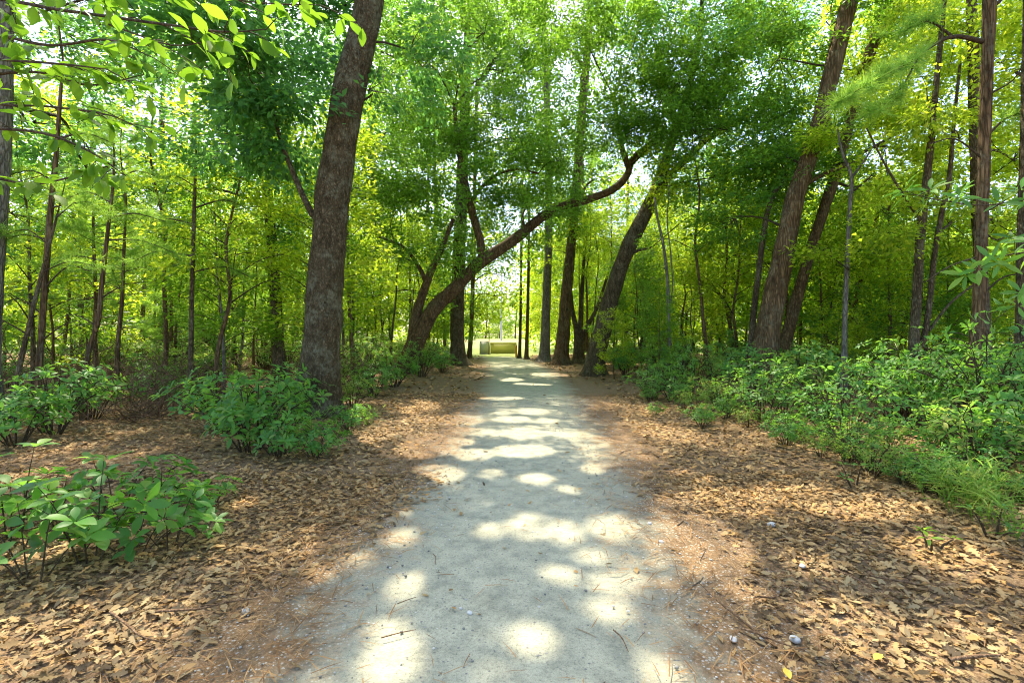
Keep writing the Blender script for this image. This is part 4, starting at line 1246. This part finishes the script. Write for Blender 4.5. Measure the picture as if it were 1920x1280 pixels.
overhang('young_tree', 'young tree reaching in with long glossy leaves before the near straight pine', (bx, by, 0),
         [[bx, by, -.1, .05], [bx, by + .1, 1.4, .045], [bx + .1, by, 2.6, .035], [bx, by, 3.6, .02]],
         [PL((2080, 400, 3.7, .012), (1950, 372, 3.7, .009), (1850, 385, 3.7, .006), (1760, 375, 3.7, .004), (1715, 365, 3.7, .002)),
          PL((2080, 470, 3.8, .012), (1960, 470, 3.9, .008), (1880, 480, 4, .005), (1820, 500, 4, .002)),
          PL((2100, 560, 3.7, .012), (1990, 540, 3.8, .008), (1910, 560, 3.9, .004), (1880, 590, 3.9, .002))],
         leaf_fine(.15, .04, .2, .3, .1), 'shrub_leaf', .12, 1, 701, .9, True)

# ------------------------------------------------------------------ litter, needles, gravel
rl = np.random.default_rng(21)


def litter_points(n, y0, y1, keep):
    y = np.sqrt(rl.uniform(y0 ** 2, y1 ** 2, n))
    x = rl.uniform(-1.1, 1.1, n) * (y + 1.6)
    return x[k := keep(x, y)], y[k]


def on_litter(x, y):
    d = path_d(x, y)
    e = np.where(x > 0, .74, .5) + .5 * vnoise(np.stack([x * .8, y * .8, x * 0 + 2], -1))
    return rl.uniform(0, 1, len(x)) < np.clip((d - e + .35) / .7, .005, 1)


lit = MB()
for (n, y0, y1, tpls, sc_, lift) in ((56000, 1.7, 5.5, [leaf_oak(.1, .06, .15), leaf_oak(.08, .05, -.12), leaf_fine(.085, .036, .25, .1), leaf_fine(.07, .026, -.2, -.1), leaf_oak(.06, .045, .4), leaf_fine(.05, .022, .3, .1)], .9, .025),
                                    (62000, 5.5, 13, [leaf_strip(.1, .055, (.3, .7), (.8, 1), .3, .15), leaf_strip(.085, .045, (.35, .7), (1, .7), -.2, -.15), leaf_strip(.07, .03, (.35, .7), (1, .7), .3, .15)], .95, .025),
                                    (26000, 13, 38, [leaf_quad(.13, .075, .3, .2), leaf_quad(.12, .06, -.3, -.1)], 1.2, .03)):
    x, y = litter_points(n, y0, y1, on_litter)
    z = height(x, y) + np.where(path_d(x, y) < .25, .022, .006) + rl.uniform(0, lift, len(x)) * np.clip(path_d(x, y) * 2, 0, 1)
    a = rl.uniform(0, 6.28, len(x))
    D = np.stack([np.cos(a), np.sin(a), rl.normal(0, .2, len(x))], -1)
    U = np.array([0, 0, 1.]) + rl.normal(0, .3, (len(x), 3))
    Mx = frames(D, U)
    S = sc_ * rl.uniform(.45, 1.2, len(x))
    w = rl.integers(0, len(tpls), len(x))
    for k, tp in enumerate(tpls):
        s = w == k
        V, Fs = scatter(tp, np.stack([x, y, z], -1)[s], Mx[s], S[s])
        lit.add(V, Fs)
tag(link('leaf_litter', lit.mesh('leaf_litter', [M['litter']], False)), 'carpet of dry brown fallen leaves on both sides of the track', 'leaf litter', None, 'stuff')

# pine straw along both edges of the track and over the thicket floor
n = 110000
y = np.sqrt(rl.uniform(1.9 ** 2, 13 ** 2, n))
x = rl.uniform(-1.1, 1.1, n) * y
d = path_d(x, y)
k = rl.uniform(0, 1, n) < np.clip(np.exp(-((d - .3) / .42) ** 2) * .9 + (x < -4) * .5 + .02, 0, 1) * (.5 + .5 * (vnoise(np.stack([x * 1.5, y * 1.5, x * 0], -1)) > -.1))
x, y = x[k], y[k]
z = height(x, y) + np.where(path_d(x, y) < .35, .022, .03) + rl.uniform(0, .01, len(x))
a = rl.uniform(0, 6.28, len(x))
D = np.stack([np.cos(a), np.sin(a), rl.normal(0, .08, len(x))], -1)
ndl = (np.array([[-.0024, 0, 0], [.0024, 0, 0], [.0042, .07, .004], [0, .14, 0], [-.001, .07, .004]]), [np.array([[0, 1, 2, 4]]), np.array([[4, 2, 3]])])
V, Fs = scatter(ndl, np.stack([x, y, z], -1), frames(D, np.array([0, 0, 1.]) + rl.normal(0, .2, (len(x), 3))), rl.uniform(.6, 1.2, len(x)))
tag(link('pine_straw', MB().add(V, Fs).mesh('pine_straw', [M['straw']], False)), 'rusty fallen pine needles lying along the track edges', 'pine straw', None, 'stuff')

# gravel
import bmesh


def stone_tpl(seed, sub=1):
    bm = bmesh.new()
    bmesh.ops.create_icosphere(bm, subdivisions=sub, radius=1)
    V = np.array([v.co[:] for v in bm.verts])
    Fs = np.array([[v.index for v in f.verts] for f in bm.faces])
    bm.free()
    V *= (1 + .28 * vnoise(V * 1.3 + seed * 7.7))[:, None]
    return V * np.array([1, .8, .6]), [Fs]


m, nt, out = mat('pebble')
g = N(nt, 'NewGeometry')
p = N(nt, 'BsdfPrincipled', Roughness=.85)
nt.links.new(ramp(nt, g.outputs['Random Per Island'], [(.1, (.12, .12, .11)), (.4, (.34, .32, .27)), (.75, (.5, .48, .42)), (.95, (.66, .64, .58))]), p.inputs['Base Color'])
nt.links.new(p.outputs[0], out.inputs[0])
M['pebble'] = m
n = 60000
y = np.sqrt(rl.uniform(1.9 ** 2, 12 ** 2, n))
x = path_x(y) + rl.uniform(-1.9, 1.9, n)
d = path_d(x, y)
k = rl.uniform(0, 1, n) < np.where(d > .5, .15, np.where(d > -.3, .6, .3))
x, y = x[k], y[k]
z = height(x, y) + np.where(path_d(x, y) < .3, .016, .006)
gr = MB()
w = rl.integers(0, 4, len(x))
for k in range(4):
    s = w == k
    a = rl.uniform(0, 6.28, s.sum())
    D = np.stack([np.cos(a), np.sin(a), a * 0], -1)
    V, Fs = scatter(stone_tpl(k), np.stack([x, y, z], -1)[s], frames(D, np.broadcast_to([0, 0, 1.], D.shape)), np.minimum(.0022 / rl.uniform(.04, 1, s.sum()) ** .55, .019))
    gr.add(V, Fs)
tag(link('gravel', gr.mesh('gravel', [M['pebble']], False)), 'loose gravel strewn over the track and its edges', 'gravel', None, 'stuff')

stone_m = plain_mat('pale_stone', (.52, .50, .44), .85, 0, .25, 40)
for k, (px_, py_, s, lab) in enumerate([(1447, 992, .035, 'pale rounded stone, the biggest one in the open litter'), (1218, 985, .022, 'small white stone on the needle-covered track edge'), (1240, 1020, .02, 'white stone just below the small one on the track edge'),
                                       (1490, 1205, .028, 'pale stone close to the bottom of the view on the track edge'), (1375, 1205, .022, 'grey stone among needles near the bottom of the view'), (460, 1150, .026, 'pale stone on the bare edge opposite, under the young plants'),
                                       (1432, 1203, .02, 'round pale stone between two others near the bottom of the view'), (1505, 1070, .024, 'pale flat stone at the border of needles and leaves'), (880, 1154, .016, 'dark grey pebble alone in the middle of the track')]):
    x, y = gpt(px_, py_)
    V, Fs = stone_tpl(40 + k, 3)
    z = float(height(x, y)) + .02
    tag(link('stone', MB().add(V * s, Fs).mesh('stone', [stone_m if 'dark' not in lab else M['pebble']], True), None, (x, y, z), k * 1.1), lab, 'stone', 'stones beside the track')

for k, (px_, py_, px2, py2, r0, lab) in enumerate([(715, 1205, 780, 1190, .003, 'long straw-coloured twig lying in a sun patch on the track'), (745, 1140, 780, 1128, .0025, 'short pale twig on the track above the sun patch'), (1150, 1190, 1178, 1232, .004, 'dark bent twig on the shaded track'),
                                                  (812, 1045, 816, 1065, .003, 'tiny dark twig standing out on the upper sunlit track'), (1780, 1252, 1880, 1245, .009, 'thick broken stick among the leaves near the bottom corner')]):
    (x0, y0), (x1, y1) = gpt(px_, py_), gpt(px2, py2)
    b = np.array([x0, y0, float(height(x0, y0)) + .028])
    e = np.array([x1, y1, float(height(x1, y1)) + .03])
    V, Fs = tube([[*(b - b), r0], [*((e - b) * .45 + np.array([.012, .004, .004])), r0 * .9], [*(e - b), r0 * .5]], 6, .03, .15)
    tag(link('twig', MB().add(V, Fs).mesh('twig', [M['dead_twig']], True), None, b), lab, 'twig', 'twigs on the ground')

rk = np.random.default_rng(91)
for k in range(16):
    px_, py_ = (rk.uniform(60, 560), rk.uniform(900, 1260)) if k % 2 else (rk.uniform(1300, 1850), rk.uniform(860, 1260))
    x, y = gpt(px_, py_)
    if path_d(x, y) < .3:
        continue
    L, a = rk.uniform(.2, .7), rk.uniform(0, 6.28)
    e = np.array([math.cos(a) * L, math.sin(a) * L, rk.uniform(-.01, .03)])
    V, Fs = tube([[0, 0, 0, .007], [*(e * .4 + rk.normal(0, .03, 3) * [1, 1, .2]), .006], [*(e * .7 + rk.normal(0, .03, 3) * [1, 1, .2]), .0045], [*e, .002]], 6, .04, .2)
    tag(link('stick', MB().add(V, Fs).mesh('stick', [M['dead_twig']], True), None, (x, y, float(height(x, y)) + .03)), 'bare fallen stick lying among the brown leaves', 'stick', 'fallen sticks in the litter')

yl = plain_mat('yellow_leaf', (.62, .42, .04), .6, 0, .2, 20)
for k, (px_, py_, lab) in enumerate([(1655, 1248, 'yellow fallen leaf near the bottom edge of the litter'), (1470, 1272, 'yellow-brown leaf at the very bottom by the track edge')]):
    x, y = gpt(px_, min(py_, 1270))
    V, Fs = leaf_fine(.07, .036, .3, .1)
    tag(link('fallen_leaf', MB().add(V, Fs).mesh('fallen_leaf', [yl], True), None, (x, y, float(height(x, y)) + .05), 2 + k), lab, 'leaf', 'yellow fallen leaves')

# ------------------------------------------------------------------ the end of the track
def box(mb, x0, x1, y0, y1, z0, z1, mat_i=0):
    V = np.array([[x0, y0, z0], [x1, y0, z0], [x1, y1, z0], [x0, y1, z0], [x0, y0, z1], [x1, y0, z1], [x1, y1, z1], [x0, y1, z1]])
    return mb.add(V, [np.array([[0, 3, 2, 1], [4, 5, 6, 7], [0, 1, 5, 4], [1, 2, 6, 5], [2, 3, 7, 6], [3, 0, 4, 7]])], mat_i)


m, nt, out = mat('fence_screen')
tc = N(nt, 'TexCoord')
wv = N(nt, 'TexWave', Scale=4., bands_direction='Z')
wv.inputs['Distortion'].default_value = 1.
nt.links.new(tc.outputs['Object'], wv.inputs['Vector'])
p = N(nt, 'BsdfPrincipled', Roughness=.7)
scol = ramp(nt, wv.outputs['Fac'], [(.2, (.44, .45, .17)), (.8, (.58, .57, .24))])
nt.links.new(scol, p.inputs['Base Color'])
tl = N(nt, 'BsdfTranslucent')
nt.links.new(scol, tl.inputs['Color'])
ms = N(nt, 'MixShader')
ms.inputs[0].default_value = .5
nt.links.new(p.outputs[0], ms.inputs[1])
nt.links.new(tl.outputs[0], ms.inputs[2])
nt.links.new(ms.outputs[0], out.inputs[0])
M['screen'] = m
M['yellow'] = plain_mat('yellow_cap', (.62, .55, .08), .5)
M['steel'] = plain_mat('grey_steel', (.42, .44, .45), .45, .6)
M['grey_screen'] = plain_mat('grey_screen', (.50, .52, .48), .6)
fy = 40.
fx0, fx1 = (919 - CX) / F * fy, (968 - CX) / F * fy
ft = .86
fence = thing('sports_fence', 'low olive screened fence with yellow cap where the track meets the field', 'fence', ((fx0 + fx1) / 2, fy, 0))
fb = np.array([(fx0 + fx1) / 2, fy, 0])
link('screen_panel', box(MB(), fx0 + .06, fx1 - .05, fy - .015, fy + .015, .05, ft).mesh('screen_panel', [M['screen']], False, fb), fence)
link('top_cap', box(MB(), fx0 - .02, fx1 + .02, fy - .06, fy + .06, ft + .002, ft + .12).mesh('top_cap', [M['yellow']], False, fb), fence)
for xx in (fx0, fx1):
    V, Fs = tube([[xx, fy, -.1, .045], [xx, fy, ft, .045]], 10, .3)
    link('post', MB().add(V, Fs).mesh('post', [M['yellow']], True, fb), fence)
gx0, gx1 = (900 - CX) / F * fy, (915 - CX) / F * fy
gate = thing('fence_gate', 'grey screened gate panel beside the lamp post at the field', 'gate', ((gx0 + gx1) / 2, fy + .2, 0))
gb = np.array([(gx0 + gx1) / 2, fy + .2, 0])
link('gate_panel', box(MB(), gx0, gx1, fy + .185, fy + .215, .06, 1.05).mesh('gate_panel', [M['grey_screen']], False, gb), gate)
gf = MB()
for a, b, c, e in ((gx0 - .05, gx0, .0, 1.1), (gx1, gx1 + .05, .0, 1.1), (gx0, gx1, 1.052, 1.1), (gx0, gx1, .01, .058)):
    box(gf, a, b, fy + .17, fy + .23, c, e)
link('gate_frame', gf.mesh('gate_frame', [M['steel']], False, gb), gate)
lx = (917 - CX) / F * 39.
lamp = thing('lamp_post', 'thin dark lamp post at the end of the track', 'lamp post', (lx, 39., 0))
V, Fs = tube([[0, 0, -.1, .04], [0, 0, 1.5, .035], [0, 0, 2.85, .03], [.06, 0, 2.98, .025], [.2, 0, 2.98, .022]], 10, .1)
link('pole', MB().add(V, Fs).mesh('pole', [M['bark_dark']], True), lamp)
V, Fs = tube([[.14, 0, 2.95, .07], [.22, 0, 2.93, .1], [.3, 0, 2.91, .08], [.36, 0, 2.9, .03]], 10, .03)
link('lamp_head', MB().add(V, Fs).mesh('lamp_head', [M['steel']], True), lamp)
V, Fs = tube([[0, 0, -.1, .3], [0, 0, 10, .24], [0, 0, 20, .18]], 12, 1)
px_ = (940 - CX) / F * 140
tall = thing('light_pole', 'tall pale metal floodlight pole standing out on the field', 'pole', (px_, 140., 0))
link('pole', MB().add(V, Fs).mesh('pole', [M['steel']], True), tall)
lh = MB()
box(lh, -1.5, 1.5, -.1, .1, 19.5, 19.7)
for q in (-1.25, -.42, .42, 1.25):
    box(lh, q - .3, q + .3, -.5, -.102, 19.3, 19.9)
link('lamp_bar', lh.mesh('lamp_bar', [M['steel']]), tall)
ox, oy = (968 - CX) / F * 35, 35.
V, Fs = tube([[0, 0, -.1, .075], [0, 0, .4, .072], [0, 0, .85, .07]], 12, .2, .04)
op = thing('wooden_post', 'short orange wooden post at the end of the track', 'post', (ox, oy, float(height(ox, oy))))
link('post_shaft', MB().add(V, Fs).mesh('post_shaft', [plain_mat('orange_wood', (.55, .24, .05), .7)], True), op)

# far-off wood beyond the last trees, one mass
fw = MB()
rf = np.random.default_rng(31)
n = 5200
a = rf.uniform(-1, 1, n)
X = a * 75
Yf = 46 + np.abs(a) * 6 + rf.uniform(0, 14, n)
keep = np.abs(X - (-2.)) > 4.6
Z = 12.5 * rf.uniform(0, 1, n) ** .85 * (1 + .35 * vnoise(np.stack([X * .15, Yf * .1, X * 0], -1)))
P = np.stack([X, Yf, Z + .4], -1)[keep]
n = 900
X, Yf = rf.uniform(-50, 50, n), rf.uniform(235, 255, n)
P = np.vstack([P, np.stack([X, Yf, 20 * rf.uniform(0, 1, n) * (1 + .4 * vnoise(np.stack([X * .3, Yf * 0, X * 0], -1)))], -1)])
D = unit(len(P), rf)
D[:, 2] *= .4
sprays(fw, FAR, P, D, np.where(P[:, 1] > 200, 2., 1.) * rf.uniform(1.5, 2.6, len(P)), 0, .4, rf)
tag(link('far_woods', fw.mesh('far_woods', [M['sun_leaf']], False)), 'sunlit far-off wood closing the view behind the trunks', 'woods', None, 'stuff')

# ------------------------------------------------------------------ light, sky, camera
w = bpy.data.worlds.new('World')
sc.world = w
w.use_nodes = True
nt = w.node_tree
nt.nodes.clear()
sky = nt.nodes.new('ShaderNodeTexSky')
sky.sky_type = 'NISHITA'
sky.sun_disc = False
sky.dust_density = 2.2
sky.ozone_density = .8
sky.sun_elevation = R(SUN_EL)
sky.sun_rotation = R(SUN_AZ)
bg = nt.nodes.new('ShaderNodeBackground')
bg.inputs['Strength'].default_value = .15
wo = nt.nodes.new('ShaderNodeOutputWorld')
nt.links.new(sky.outputs[0], bg.inputs[0])
nt.links.new(bg.outputs[0], wo.inputs[0])
ld = bpy.data.lights.new('sun', 'SUN')
ld.energy = 3.1
ld.angle = R(.6)
ld.color = (1., .89, .70)
lo = bpy.data.objects.new('sun', ld)
COL.objects.link(lo)
lo.rotation_euler = (R(90 - SUN_EL), 0, R(180 - SUN_AZ) )
from mathutils import Vector
sd = Vector((math.sin(R(SUN_AZ)) * math.cos(R(SUN_EL)), math.cos(R(SUN_AZ)) * math.cos(R(SUN_EL)), math.sin(R(SUN_EL))))
lo.rotation_euler = sd.to_track_quat('Z', 'Y').to_euler()
lo.location = (0, 0, 40)

cd = bpy.data.cameras.new('camera')
cd.lens = F * 36 / 1920
cd.sensor_width = 36
cd.shift_y = -(640 - HY) / 1920
cd.clip_start = .05
cd.clip_end = 2000
co = bpy.data.objects.new('camera', cd)
COL.objects.link(co)
co.location = (0, 0, EYE)
co.rotation_euler = (R(90), 0, 0)
sc.camera = co

vs = sc.view_settings
vs.view_transform = 'Standard'
vs.look = 'None'
vs.exposure = 1.83
vs.gamma = 1
vs.use_curve_mapping = False
cy = sc.cycles
cy.filter_width = 1.05
cy.use_denoising = True
cy.denoising_prefilter = 'ACCURATE'
cy.denoising_input_passes = 'RGB_ALBEDO_NORMAL'
cy.denoiser = 'OPENIMAGEDENOISE'
cy.max_bounces = 7
cy.diffuse_bounces = 4
cy.glossy_bounces = 2
cy.transmission_bounces = 5
cy.transparent_max_bounces = 4
cy.sample_clamp_indirect = 6
cy.caustics_reflective = False
cy.caustics_refractive = False
